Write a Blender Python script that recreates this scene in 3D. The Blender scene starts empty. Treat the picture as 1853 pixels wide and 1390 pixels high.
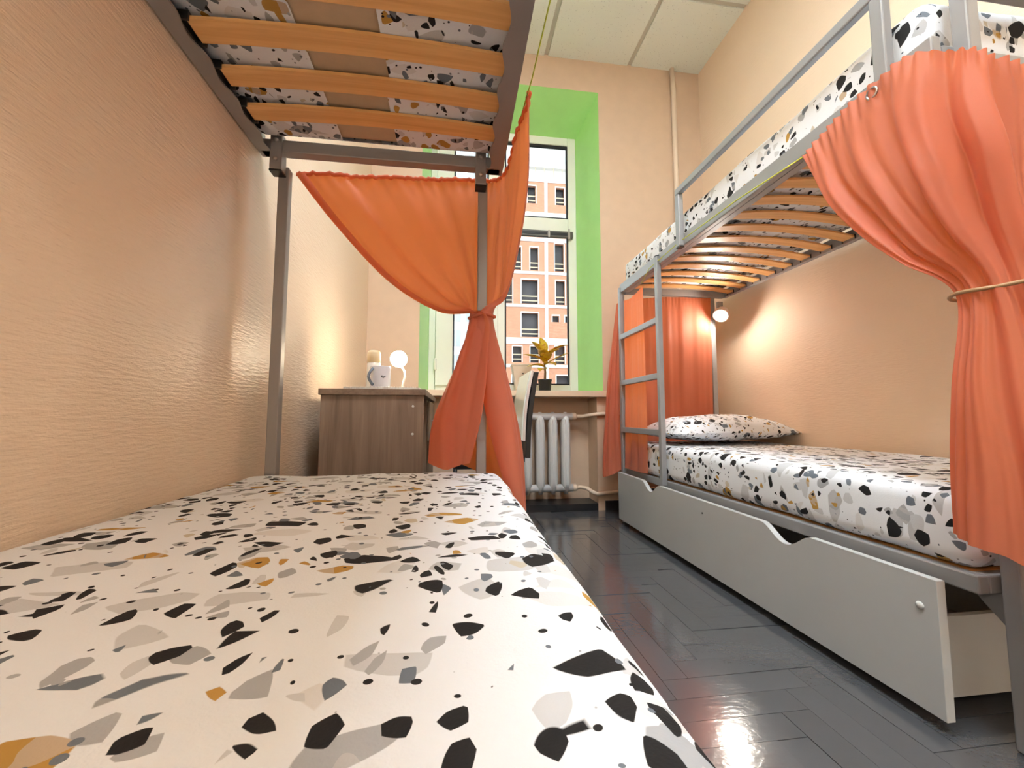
import bpy, bmesh, math, random
import numpy as np
from mathutils import Vector, Matrix, noise

# ------------------------------------------------------------------ basics
S = 0.87                                   # layout units -> metres
scene = bpy.context.scene
COL = scene.collection
random.seed(7)
PI = math.pi

# ------------------------------------------------------------------ camera
cam_d = bpy.data.cameras.new('camera')
cam = bpy.data.objects.new('camera', cam_d)
COL.objects.link(cam)
scene.camera = cam
F_PX, YAW, PITCH = 740.0, 0.136, 0.079
cam_d.sensor_fit = 'HORIZONTAL'
cam_d.sensor_width = 36.0
cam_d.lens = 36.0 * F_PX / 1853.0
cam_d.clip_start = 0.02
cam_d.clip_end = 300
cam.location = (0, 0, 0.735 * S)
cam.rotation_euler = (PI / 2 + PITCH, 0, -YAW)

# ------------------------------------------------------------------ world, exposure
world = bpy.data.worlds.new('overcast_sky')
scene.world = world
world.use_nodes = True
wb = world.node_tree.nodes['Background']
wb.inputs['Color'].default_value = (0.86, 0.94, 1.0, 1)
wb.inputs['Strength'].default_value = 1.6
scene.view_settings.view_transform = 'Standard'
scene.view_settings.look = 'None'
scene.view_settings.gamma = 1.0
scene.view_settings.use_curve_mapping = False
scene.view_settings.exposure = 0.80
scene.cycles.max_bounces = 5
scene.cycles.diffuse_bounces = 4
scene.cycles.glossy_bounces = 3
scene.cycles.use_adaptive_sampling = True
scene.cycles.adaptive_threshold = 0.22
scene.cycles.adaptive_min_samples = 16
scene.cycles.transparent_max_bounces = 8
scene.cycles.caustics_reflective = False
scene.cycles.caustics_refractive = False
scene.cycles.sample_clamp_indirect = 6.0
scene.cycles.use_denoising = True

# light strengths (emitters built below; ceiling panels and foot bulb are added fill)
FILL_PANEL_W = 33.0        # added ceiling fill panels, out of view
BULB_W = 185.0         # bunk reading bulb by the pillow
FOOT_FILL_W = 225.0    # added fill bulb at the foot of the other bunk, out of view
GLOBE_W = 48.0        # desk globe lamp

# portal: marks the window opening for the sampler, emits nothing itself
pl = bpy.data.lights.new('window_portal', 'AREA')
pl.shape = 'RECTANGLE'
pl.size = 1.30 * S
pl.size_y = 2.35 * S
pl.cycles.is_portal = True
po = bpy.data.objects.new('window_portal', pl)
COL.objects.link(po)
po.location = (0.41 * S, 3.62 * S, 2.13 * S)
po.rotation_euler = (-PI / 2, 0, 0)


# ------------------------------------------------------------------ materials
class NT:
    def __init__(self, name):
        self.m = bpy.data.materials.new(name)
        self.m.use_nodes = True
        self.t = self.m.node_tree
        self.b = self.t.nodes['Principled BSDF']
        self.out = self.t.nodes['Material Output']

    def n(self, typ, **kw):
        nd = self.t.nodes.new('ShaderNode' + typ)
        for k, v in kw.items():
            if k.startswith('i_'):
                key = k[2:]
                key = int(key) if key.isdigit() else key
                self.put(nd.inputs[key], v)
            else:
                setattr(nd, k, v)
        return nd

    def put(self, sock, v):
        if hasattr(v, 'is_output') or isinstance(v, bpy.types.NodeSocket):
            self.t.links.new(v, sock)
        else:
            sock.default_value = v

    def set(self, **kw):
        for k, v in kw.items():
            self.put(self.b.inputs[k.replace('_', ' ')], v)

    def math(self, op, a, b=None, c=None):
        nd = self.n('Math', operation=op)
        self.put(nd.inputs[0], a)
        if b is not None:
            self.put(nd.inputs[1], b)
        if c is not None:
            self.put(nd.inputs[2], c)
        return nd.outputs[0]

    def mix(self, fac, a, b, typ='MIX'):
        nd = self.n('MixRGB', blend_type=typ)
        self.put(nd.inputs[0], fac)
        self.put(nd.inputs[1], a)
        self.put(nd.inputs[2], b)
        return nd.outputs[0]

    def coord(self, scale=(1, 1, 1), loc=(0, 0, 0), rot=(0, 0, 0)):
        tc = self.n('TexCoord')
        mp = self.n('Mapping')
        self.t.links.new(tc.outputs['Object'], mp.inputs[0])
        mp.inputs['Scale'].default_value = scale
        mp.inputs['Location'].default_value = loc
        mp.inputs['Rotation'].default_value = rot
        return mp.outputs[0]

    def noise(self, vec, scale, detail=2.0, rough=0.5, dist=0.0):
        nd = self.n('TexNoise')
        self.put(nd.inputs['Vector'], vec)
        nd.inputs['Scale'].default_value = scale
        nd.inputs['Detail'].default_value = detail
        nd.inputs['Roughness'].default_value = rough
        nd.inputs['Distortion'].default_value = dist
        return nd

    def ramp(self, fac, stops, interp='LINEAR'):
        nd = self.n('ValToRGB')
        cr = nd.color_ramp
        cr.interpolation = interp
        while len(cr.elements) > 1:
            cr.elements.remove(cr.elements[-1])
        cr.elements[0].position = stops[0][0]
        cr.elements[0].color = (*stops[0][1], 1)
        for p, c in stops[1:]:
            e = cr.elements.new(p)
            e.color = (*c, 1)
        self.put(nd.inputs[0], fac)
        return nd.outputs[0]

    def bump(self, height, strength=0.2, dist=0.002):
        nd = self.n('Bump')
        nd.inputs['Strength'].default_value = strength
        nd.inputs['Distance'].default_value = dist
        self.put(nd.inputs['Height'], height)
        self.t.links.new(nd.outputs[0], self.b.inputs['Normal'])


def plain(name, col, rough=0.5, metal=0.0, spec=0.5, var=0.06, nscale=14.0, bump=0.0):
    t = NT(name)
    v = t.coord()
    nz = t.noise(v, nscale, 3.0)
    a = tuple(c * (1 - var) for c in col) + (1,)
    b = tuple(min(1, c * (1 + var)) for c in col) + (1,)
    t.set(Base_Color=t.mix(nz.outputs[0], a, b), Roughness=rough, Metallic=metal)
    t.b.inputs['Specular IOR Level'].default_value = spec
    if bump:
        t.bump(t.noise(v, nscale * 25, 2.0).outputs[0], bump, 0.001)
    return t.m


def emitter(name, col, strength):
    t = NT(name)
    t.set(Base_Color=(*col, 1), Roughness=0.4)
    t.b.inputs['Emission Color'].default_value = (*col, 1)
    t.b.inputs['Emission Strength'].default_value = strength
    return t.m


def wallpaper(name, col, axis=2, rough=0.30):
    t = NT(name)
    v = t.coord()
    big = t.noise(v, 1.3, 2.0)
    c1 = tuple(c * 0.97 for c in col) + (1,)
    c2 = tuple(min(1, c * 1.03) for c in col) + (1,)
    t.set(Base_Color=t.mix(big.outputs[0], c1, c2), Roughness=rough)
    t.b.inputs['Specular IOR Level'].default_value = 0.5
    # fine, broken horizontal ribs of a washable vinyl paper
    vs = t.coord(scale=(26, 26, 170))
    ribs = t.noise(vs, 1.0, 2.0, 0.55)
    fine = t.noise(v, 260.0, 2.0)
    h = t.math('ADD', t.math('MULTIPLY', ribs.outputs[0], 1.0), t.math('MULTIPLY', fine.outputs[0], 0.25))
    t.bump(h, 0.8 if rough < 0.5 else 0.45, 0.0026)
    return t.m


def terrazzo(name, seed=0.0, k=1.22, base=(0.83, 0.855, 0.895)):
    t = NT(name)
    v = t.coord(loc=(seed * 1.7, seed * 0.9, seed * 2.3))
    dn = t.noise(v, 26.0, 0.0)
    off = t.n('VectorMath', operation='SUBTRACT')
    t.put(off.inputs[0], dn.outputs['Color'])
    off.inputs[1].default_value = (0.5, 0.5, 0.5)
    sc = t.n('VectorMath', operation='SCALE')
    t.put(sc.inputs[0], off.outputs[0])
    sc.inputs['Scale'].default_value = 0.010
    ad = t.n('VectorMath', operation='ADD')
    t.put(ad.inputs[0], v)
    t.put(ad.inputs[1], sc.outputs[0])
    dv = ad.outputs[0]
    col = (*base, 1)
    veins = t.noise(t.coord(scale=(40, 12, 40), rot=(0, 0, 0.6)), 1.0, 1.0)
    black, slate, grey = (0.022, 0.021, 0.022), (0.165, 0.19, 0.225), (0.42, 0.43, 0.45)
    ochre, pale = (0.50, 0.29, 0.075), (0.62, 0.63, 0.65)

    def layer(col, scale, prob, lo, hi, stops, loc, aniso, rot, veined=False):
        mp = t.n('Mapping')
        t.put(mp.inputs[0], dv)
        mp.inputs['Scale'].default_value = aniso
        mp.inputs['Location'].default_value = loc
        mp.inputs['Rotation'].default_value = rot
        f1 = t.n('TexVoronoi', feature='F1', i_Scale=scale * k)
        de = t.n('TexVoronoi', feature='DISTANCE_TO_EDGE', i_Scale=scale * k) if scale < 60 else None
        t.put(f1.inputs['Vector'], mp.outputs[0])
        if de:
            t.put(de.inputs['Vector'], mp.outputs[0])
        sp = t.n('SeparateColor')
        t.put(sp.inputs[0], f1.outputs['Color'])
        edge = de.outputs['Distance'] if de else t.math('MULTIPLY_ADD', f1.outputs['Distance'], -0.5, 0.22)
        thr = t.math('ADD', t.math('MULTIPLY_ADD', sp.outputs[1], hi - lo, lo), t.math('MULTIPLY', f1.outputs['Distance'], 0.30))
        inside = t.n('MapRange', i_1=0.0, i_2=0.022, i_3=0.0, i_4=1.0)
        t.put(inside.inputs[0], t.math('SUBTRACT', edge, thr))
        mask = t.math('MULTIPLY', inside.outputs[0], t.math('LESS_THAN', sp.outputs[0], prob))
        cc = t.ramp(sp.outputs[2], stops, 'CONSTANT')
        if veined:
            vm = t.math('GREATER_THAN', veins.outputs[0], 0.56)
            isdark = t.math('GREATER_THAN', sp.outputs[2], 0.45)
            cc = t.mix(t.math('MULTIPLY', t.math('MULTIPLY', vm, isdark), 0.45), cc, (0.62, 0.6, 0.58, 1))
        return t.mix(mask, col, cc)

    col = layer(col, 12.5, 0.26, -0.06, 0.08, [(0, pale), (0.45, (0.73, 0.73, 0.74)), (0.8, (0.55, 0.555, 0.57))],
                (3.1, 1.2, 0.4), (1.0, 1.5, 1.0), (0, 0, 0.5))
    col = layer(col, 28.0, 0.22, -0.06, 0.1, [(0, grey), (0.3, pale), (0.62, slate), (0.85, (0.6, 0.55, 0.46))],
                (0.7, 5.2, 2.4), (1.35, 0.9, 1.0), (0, 0, -0.4))
    col = layer(col, 15.5, 0.30, -0.05, 0.10, [(0, black), (0.38, slate), (0.60, ochre), (0.78, grey)],
                (0, 0, 0), (1.0, 1.45, 1.0), (0, 0, 0.25), True)
    col = layer(col, 33.0, 0.27, -0.06, 0.11, [(0, black), (0.66, slate), (0.88, ochre)],
                (9, 4, 1), (1.2, 0.85, 1.0), (0, 0, 0.9))
    col = layer(col, 75.0, 0.18, -0.06, 0.1, [(0, black), (0.5, slate), (0.8, grey)],
                (2, 8, 5), (1, 1, 1), (0, 0, 0))
    t.set(Base_Color=col, Roughness=0.85)
    t.b.inputs['Specular IOR Level'].default_value = 0.15
    weave = t.noise(v, 420.0, 1.0)
    wr = t.noise(t.coord(scale=(5, 9, 7)), 1.0, 3.0, 0.55)
    t.bump(t.math('ADD', t.math('MULTIPLY', weave.outputs[0], 0.08), wr.outputs[0]), 0.35, 0.010)
    return t.m


def wood(name, dark, light, axis='x', ring=6.0, rough=0.45):
    t = NT(name)
    sc = {'x': (2.2, 60, 60), 'z': (45, 45, 2.4), 'y': (60, 2.2, 60)}[axis]
    g = t.noise(t.coord(scale=sc), 1.0, 4.0, 0.6, 0.8)
    sc2 = {'x': (0.9, 14, 14), 'z': (13, 13, 1.0), 'y': (14, 0.9, 14)}[axis]
    g2 = t.noise(t.coord(scale=sc2, loc=(3, 1, 2)), 1.0, 2.0, 0.5, 1.2)
    f = t.math('ADD', t.math('MULTIPLY', g.outputs[0], 0.55), t.math('MULTIPLY', g2.outputs[0], 0.5))
    t.set(Base_Color=t.ramp(f, [(0.32, dark), (0.68, light)]), Roughness=rough)
    t.bump(g.outputs[0], 0.15, 0.001)
    return t.m


def cloth(name, col, trans, tmix=0.46):
    t = NT(name)
    v = t.coord()
    nz = t.noise(v, 6.0, 2.0)
    c1 = tuple(c * 0.95 for c in col) + (1,)
    t.set(Base_Color=t.mix(nz.outputs[0], c1, (*col, 1)), Roughness=0.55)
    t.b.inputs['Specular IOR Level'].default_value = 0.3
    t.b.inputs['Sheen Weight'].default_value = 0.15
    t.b.inputs['Sheen Roughness'].default_value = 0.4
    wv = t.noise(v, 500.0, 1.0)
    t.bump(wv.outputs[0], 0.08, 0.001)
    tr = t.n('BsdfTranslucent', i_Color=(*trans, 1))
    mx = t.n('MixShader', i_0=tmix)
    t.t.links.new(t.b.outputs[0], mx.inputs[1])
    t.t.links.new(tr.outputs[0], mx.inputs[2])
    t.t.links.new(mx.outputs[0], t.out.inputs[0])
    return t.m


def pane_glass(name):
    t = NT(name)
    tr = t.n('BsdfTransparent', i_Color=(0.97, 0.985, 0.975, 1))
    gl = t.n('BsdfGlossy', i_Roughness=0.02)
    fr = t.n('Fresnel', i_IOR=1.35)
    nz = t.noise(t.coord(), 3.0, 1.0)
    mx = t.n('MixShader')
    t.put(mx.inputs[0], t.math('MULTIPLY', fr.outputs[0], t.math('MULTIPLY_ADD', nz.outputs[0], 0.1, 0.9)))
    t.t.links.new(tr.outputs[0], mx.inputs[1])
    t.t.links.new(gl.outputs[0], mx.inputs[2])
    t.t.links.new(mx.outputs[0], t.out.inputs[0])
    return t.m


def floor_paint():
    t = NT('dark_floor_paint')
    v = t.coord()
    nz = t.noise(v, 5.0, 3.0)
    oi = t.n('ObjectInfo')
    base = t.mix(nz.outputs[0], (0.080, 0.081, 0.088, 1), (0.098, 0.099, 0.107, 1))
    hsv = t.n('HueSaturation')
    t.put(hsv.inputs['Color'], base)
    t.put(hsv.inputs['Value'], t.math('MULTIPLY_ADD', oi.outputs['Random'], 0.16, 0.92))
    t.set(Base_Color=hsv.outputs[0],
          Roughness=t.math('MULTIPLY_ADD', t.noise(v, 30.0, 2.0).outputs[0], 0.07, 0.10))
    t.b.inputs['Specular IOR Level'].default_value = 0.9
    t.b.inputs['Coat Weight'].default_value = 0.7
    t.b.inputs['Coat Roughness'].default_value = 0.13
    g = t.noise(t.coord(scale=(14, 40, 20)), 1.0, 3.0, 0.6)
    t.bump(t.math('ADD', g.outputs[0], t.math('MULTIPLY', t.noise(v, 90, 2).outputs[0], 0.4)), 0.22, 0.003)
    return t.m


def ceiling_tile_mat():
    t = NT('speckled_ceiling_tile')
    v = t.coord()
    vo = t.n('TexVoronoi', i_Scale=85.0)
    t.put(vo.inputs['Vector'], v)
    sp = t.math('LESS_THAN', vo.outputs['Distance'], 0.2)
    nz = t.noise(v, 60.0, 2.0)
    on = t.math('MULTIPLY', sp, t.math('GREATER_THAN', nz.outputs[0], 0.52))
    t.set(Base_Color=t.mix(t.math('MULTIPLY', on, 0.5), (0.82, 0.85, 0.77, 1), (0.36, 0.36, 0.33, 1)), Roughness=0.9)
    t.bump(nz.outputs[0], 0.3, 0.002)
    return t.m


def brick_mat():
    t = NT('orange_masonry')
    v = t.coord(scale=(1, 1, 1), rot=(PI / 2, 0, 0))
    bk = t.n('TexBrick', i_Scale=3.2)
    t.put(bk.inputs['Vector'], v)
    bk.inputs['Color1'].default_value = (0.52, 0.165, 0.08, 1)
    bk.inputs['Color2'].default_value = (0.60, 0.25, 0.13, 1)
    bk.inputs['Mortar'].default_value = (0.70, 0.50, 0.38, 1)
    nz = t.noise(t.coord(), 1.4, 3.0)
    t.set(Base_Color=t.mix(t.math('MULTIPLY', nz.outputs[0], 0.4), bk.outputs[0], (0.72, 0.42, 0.27, 1)), Roughness=0.9)
    return t.m


def croton_mat():
    t = NT('croton_leaf')
    v = t.coord()
    nz = t.noise(v, 55.0, 2.0, 0.5, 1.0)
    nb = t.noise(v, 14.0, 1.0)
    a = t.ramp(nz.outputs[0], [(0.35, (0.72, 0.55, 0.03)), (0.52, (0.80, 0.42, 0.02)), (0.66, (0.45, 0.10, 0.02))])
    t.set(Base_Color=t.mix(t.math('MULTIPLY', nb.outputs[0], 0.35), a, (0.32, 0.42, 0.03, 1)), Roughness=0.4)
    return t.m


M = {}
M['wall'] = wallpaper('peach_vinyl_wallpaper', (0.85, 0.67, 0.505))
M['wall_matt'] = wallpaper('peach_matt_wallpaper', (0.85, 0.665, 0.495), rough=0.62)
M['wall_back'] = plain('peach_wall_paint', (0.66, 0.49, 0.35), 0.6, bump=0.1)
M['green'] = plain('green_gloss_paint', (0.44, 0.83, 0.29), 0.22, var=0.04)
M['frame_white'] = plain('white_window_plastic', (0.86, 0.88, 0.80), 0.3, var=0.02)
M['gasket'] = plain('black_rubber', (0.012, 0.012, 0.014), 0.6)
M['glass'] = pane_glass('window_glass')
M['sill'] = plain('cream_sill_board', (0.76, 0.60, 0.44), 0.35, var=0.03)
M['floor'] = floor_paint()
M['subfloor'] = plain('black_subfloor', (0.012, 0.012, 0.013), 0.7)
M['baseboard'] = plain('black_baseboard', (0.016, 0.016, 0.018), 0.4)
M['tile'] = ceiling_tile_mat()
M['grid'] = plain('ceiling_grid', (0.58, 0.55, 0.46), 0.6)
M['metal'] = plain('grey_painted_steel', (0.33, 0.335, 0.345), 0.36, 0.25, var=0.05, bump=0.06)
M['metal_dark'] = plain('brownish_grey_steel', (0.30, 0.275, 0.26), 0.42, 0.2, var=0.06, bump=0.06)
M['black_plastic'] = plain('black_plastic', (0.012, 0.011, 0.011), 0.45)
M['slat'] = wood('birch_slat', (0.66, 0.31, 0.095), (0.86, 0.50, 0.19), 'x')
M['panel'] = plain('grey_laminate', (0.50, 0.505, 0.50), 0.42, var=0.03)
M['panel_edge'] = plain('light_edge_band', (0.62, 0.625, 0.61), 0.4, var=0.02)
M['screw'] = plain('white_screw_cap', (0.75, 0.75, 0.73), 0.3)
M['bolt'] = plain('steel_bolt', (0.45, 0.42, 0.40), 0.3, 0.8)
M['desk'] = wood('ash_brown_laminate', (0.18, 0.115, 0.075), (0.34, 0.24, 0.17), 'z', rough=0.5)
M['desk_top'] = wood('ash_brown_top', (0.17, 0.105, 0.065), (0.29, 0.20, 0.135), 'y', rough=0.45)
M['curtain'] = cloth('salmon_curtain_cloth', (0.70, 0.225, 0.140), (0.95, 0.31, 0.08))
M['cord'] = plain('yellow_cord', (0.62, 0.66, 0.05), 0.5)
M['tie'] = plain('tan_tie_cord', (0.45, 0.27, 0.13), 0.6)
M['beige'] = plain('beige_mattress_ticking', (0.60, 0.44, 0.28), 0.9, var=0.12, nscale=30)
M['iron'] = plain('white_radiator_enamel', (0.66, 0.66, 0.66), 0.35, var=0.06, bump=0.12)
M['pipe'] = plain('cream_pipe_paint', (0.78, 0.64, 0.50), 0.35, var=0.03)
M['mug'] = plain('white_ceramic', (0.70, 0.68, 0.70), 0.15, var=0.02)
M['mug_handle'] = plain('slate_ceramic', (0.13, 0.16, 0.20), 0.2)
M['ink'] = plain('dark_print', (0.03, 0.03, 0.035), 0.5)
M['can'] = plain('white_spray_can', (0.78, 0.76, 0.72), 0.25, var=0.02)
M['cap'] = plain('frosted_cap', (0.80, 0.66, 0.42), 0.3, var=0.05)
M['paper'] = plain('notebook_paper', (0.74, 0.70, 0.66), 0.7, var=0.03)
M['wire'] = plain('white_wire', (0.8, 0.78, 0.72), 0.35)
M['chair_white'] = plain('glossy_white_vinyl', (0.74, 0.80, 0.74), 0.06, var=0.02)
M['chair_edge'] = plain('cream_edge', (0.72, 0.62, 0.56), 0.35, var=0.03)
M['pot'] = plain('black_pot', (0.015, 0.015, 0.016), 0.45, bump=0.2)
M['croton'] = croton_mat()
M['stem'] = plain('plant_stem', (0.35, 0.22, 0.10), 0.6)
M['soil'] = plain('potting_soil', (0.03, 0.02, 0.013), 0.95)
M['box'] = plain('cream_box', (0.72, 0.60, 0.47), 0.45)
M['blind'] = plain('dark_bar', (0.10, 0.095, 0.085), 0.35, 0.3)
M['brick'] = brick_mat()
M['concrete'] = plain('pale_concrete', (0.78, 0.75, 0.71), 0.9, var=0.08, nscale=1.5)
M['opening'] = plain('dark_interior', (0.09, 0.09, 0.10), 0.7, var=0.35, nscale=0.8)
M['railing'] = plain('timber_rail', (0.62, 0.52, 0.36), 0.7)
M['white_facade'] = plain('white_render', (0.86, 0.86, 0.86), 0.9, var=0.03, nscale=1.0)
M['white_pane'] = plain('bright_pane', (0.55, 0.60, 0.60), 0.2, var=0.1, nscale=0.7)
M['street'] = plain('asphalt', (0.12, 0.12, 0.12), 0.9)
M['panel_fill'] = emitter('added_fill_panel', (0.80, 0.92, 1.0), FILL_PANEL_W)
M['bulb'] = emitter('warm_bulb', (1.0, 0.91, 0.79), BULB_W)
M['foot_fill_bulb'] = emitter('added_fill_bulb', (1.0, 0.92, 0.81), FOOT_FILL_W)
M['globe'] = emitter('warm_globe', (1.0, 0.82, 0.58), GLOBE_W)
M['shell'] = plain('lamp_shell', (0.62, 0.50, 0.44), 0.35)
M['terr1'] = terrazzo('terrazzo_print_a', 0.0)
M['terr2'] = terrazzo('terrazzo_print_b', 1.3)
M['terr3'] = terrazzo('terrazzo_print_c', 2.9)
M['terr4'] = terrazzo('terrazzo_print_d', 4.4)
M['terr5'] = terrazzo('terrazzo_print_pillow', 6.1, 1.45)

# ------------------------------------------------------------------ mesh helpers
WL = {}                                    # world origin (layout units) of each object


class MB:
    def __init__(self):
        self.v, self.f, self.s, self.mi = [], [], [], []

    def add(self, verts, faces, smooth=False, mi=0):
        o = len(self.v)
        self.v += [tuple(p) for p in verts]
        for fc in faces:
            self.f.append([o + i for i in fc])
            self.s.append(smooth)
            self.mi.append(mi)
        return self

    def box(self, x0, x1, y0, y1, z0, z1, mi=0):
        vs = [(x, y, z) for z in (z0, z1) for y in (y0, y1) for x in (x0, x1)]
        return self.add(vs, [(0, 2, 3, 1), (4, 5, 7, 6), (0, 1, 5, 4), (2, 6, 7, 3), (0, 4, 6, 2), (1, 3, 7, 5)], False, mi)

    def beam(self, p, q, w, h, up=(0, 0, 1)):
        p, q = Vector(p), Vector(q)
        d = (q - p).normalized()
        s = d.cross(Vector(up))
        if s.length < 1e-5:
            s = Vector((1, 0, 0))
        s.normalize()
        u = s.cross(d)
        vs = []
        for c in (p, q):
            for a, b in ((-1, -1), (1, -1), (1, 1), (-1, 1)):
                vs.append(c + s * (a * w / 2) + u * (b * h / 2))
        return self.add(vs, [(0, 1, 2, 3), (7, 6, 5, 4), (0, 4, 5, 1), (1, 5, 6, 2), (2, 6, 7, 3), (3, 7, 4, 0)])

    def tube(self, pts, r, n=8, caps=True):
        pts = [Vector(p) for p in pts]
        rs = r if isinstance(r, (list, tuple)) else [r] * len(pts)
        prev = None
        rings = []
        for i, p in enumerate(pts):
            d = (pts[min(i + 1, len(pts) - 1)] - pts[max(i - 1, 0)]).normalized()
            if prev is None:
                a = d.cross(Vector((0, 0, 1)))
                if a.length < 1e-3:
                    a = d.cross(Vector((1, 0, 0)))
            else:
                a = prev - d * prev.dot(d)
            a.normalize()
            prev = a
            b = d.cross(a)
            rings.append([p + (a * math.cos(2 * PI * k / n) + b * math.sin(2 * PI * k / n)) * rs[i] for k in range(n)])
        vs = [q for rg in rings for q in rg]
        fs = []
        for i in range(len(rings) - 1):
            for k in range(n):
                fs.append((i * n + k, i * n + (k + 1) % n, (i + 1) * n + (k + 1) % n, (i + 1) * n + k))
        self.add(vs, fs, True)
        if caps:
            o = len(self.v) - len(vs)
            self.f.append([o + k for k in reversed(range(n))]); self.s.append(False); self.mi.append(0)
            self.f.append([o + (len(rings) - 1) * n + k for k in range(n)]); self.s.append(False); self.mi.append(0)
        return self

    def lathe(self, prof, c=(0, 0, 0), n=24, axis=None, smooth=True):
        vs, fs = [], []
        for r, z in prof:
            for k in range(n):
                a = 2 * PI * k / n
                vs.append(Vector((r * math.cos(a), r * math.sin(a), z)))
        for i in range(len(prof) - 1):
            for k in range(n):
                fs.append((i * n + k, i * n + (k + 1) % n, (i + 1) * n + (k + 1) % n, (i + 1) * n + k))
        fs.append(tuple(reversed(range(n))))
        fs.append(tuple((len(prof) - 1) * n + k for k in range(n)))
        if axis is not None:
            q = Vector((0, 0, 1)).rotation_difference(Vector(axis).normalized())
            vs = [q @ v for v in vs]
        vs = [v + Vector(c) for v in vs]
        return self.add(vs, fs, smooth)

    def prism(self, poly, axis, a, b, mi=0):
        """poly in the two other axes, extruded along axis from a to b"""
        def pt(u, w, t):
            return {'x': (t, u, w), 'y': (u, t, w), 'z': (u, w, t)}[axis]
        n = len(poly)
        vs = [pt(u, w, a) for u, w in poly] + [pt(u, w, b) for u, w in poly]
        fs = [tuple(range(n)), tuple(reversed(range(n, 2 * n)))]
        fs += [(i, i + n, (i + 1) % n + n, (i + 1) % n) for i in range(n)]
        return self.add(vs, fs, False, mi)

    def grid(self, pts, nu, nv, smooth=True):
        fs = [(j * nu + i, j * nu + i + 1, (j + 1) * nu + i + 1, (j + 1) * nu + i)
              for j in range(nv - 1) for i in range(nu - 1)]
        return self.add(pts, fs, smooth)

    def mesh(self, name, origin=(0, 0, 0)):
        o = Vector(origin)
        me = bpy.data.meshes.new(name)
        me.from_pydata([tuple((Vector(p) - o) * S) for p in self.v], [], self.f)
        me.update()
        me.polygons.foreach_set('use_smooth', self.s)
        me.polygons.foreach_set('material_index', self.mi)
        bm = bmesh.new()
        bm.from_mesh(me)
        bmesh.ops.recalc_face_normals(bm, faces=bm.faces)
        bm.to_mesh(me)
        bm.free()
        return me

    def build(self, name, mat, parent=None, bevel=0.0, base=None, seg=2):
        if parent is not None:
            org = WL[parent]
        elif base is not None:
            org = base
        else:
            a = np.array(self.v)
            lo, hi = a.min(0), a.max(0)
            org = ((lo[0] + hi[0]) / 2, (lo[1] + hi[1]) / 2, lo[2])
        me = self.mesh(name, org)
        for m in (mat if isinstance(mat, (list, tuple)) else [mat]):
            me.materials.append(M[m])
        ob = bpy.data.objects.new(name, me)
        COL.objects.link(ob)
        if parent is not None:
            ob.parent = parent
        else:
            ob.location = Vector(org) * S
        WL[ob] = tuple(org)
        if bevel:
            bv = ob.modifiers.new('edge', 'BEVEL')
            bv.width = bevel * S
            bv.segments = seg
            bv.limit_method = 'ANGLE'
        return ob


def B(*a):
    return MB().box(*a)


def empty(name, loc, label, cat, group=None):
    o = bpy.data.objects.new(name, None)
    COL.objects.link(o)
    o.empty_display_size = 0.05
    o.location = Vector(loc) * S
    WL[o] = tuple(loc)
    return tag(o, label, cat, group)


def tag(o, label, cat, group=None):
    o['label'] = label
    o['category'] = cat
    if group:
        o['group'] = group
    return o


def struct(o):
    o['kind'] = 'structure'
    return o


def place(me, name, parent, pos):
    """another object on shared mesh data; pos in layout units"""
    o = bpy.data.objects.new(name, me)
    COL.objects.link(o)
    o.parent = parent
    o.location = (Vector(pos) - Vector(WL[parent])) * S
    WL[o] = tuple(pos)
    return o


def cr(p, t):
    """Catmull-Rom through rows of p (k,3) at parameter t in 0..1"""
    k = len(p) - 1
    x = min(max(t, 0), 1) * k
    i = min(int(x), k - 1)
    f = x - i
    p0, p1, p2, p3 = p[max(i - 1, 0)], p[i], p[i + 1], p[min(i + 2, k)]
    return 0.5 * (2 * p1 + (p2 - p0) * f + (2 * p0 - 5 * p1 + 4 * p2 - p3) * f * f + (3 * p1 - p0 - 3 * p2 + p3) * f ** 3)


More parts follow.
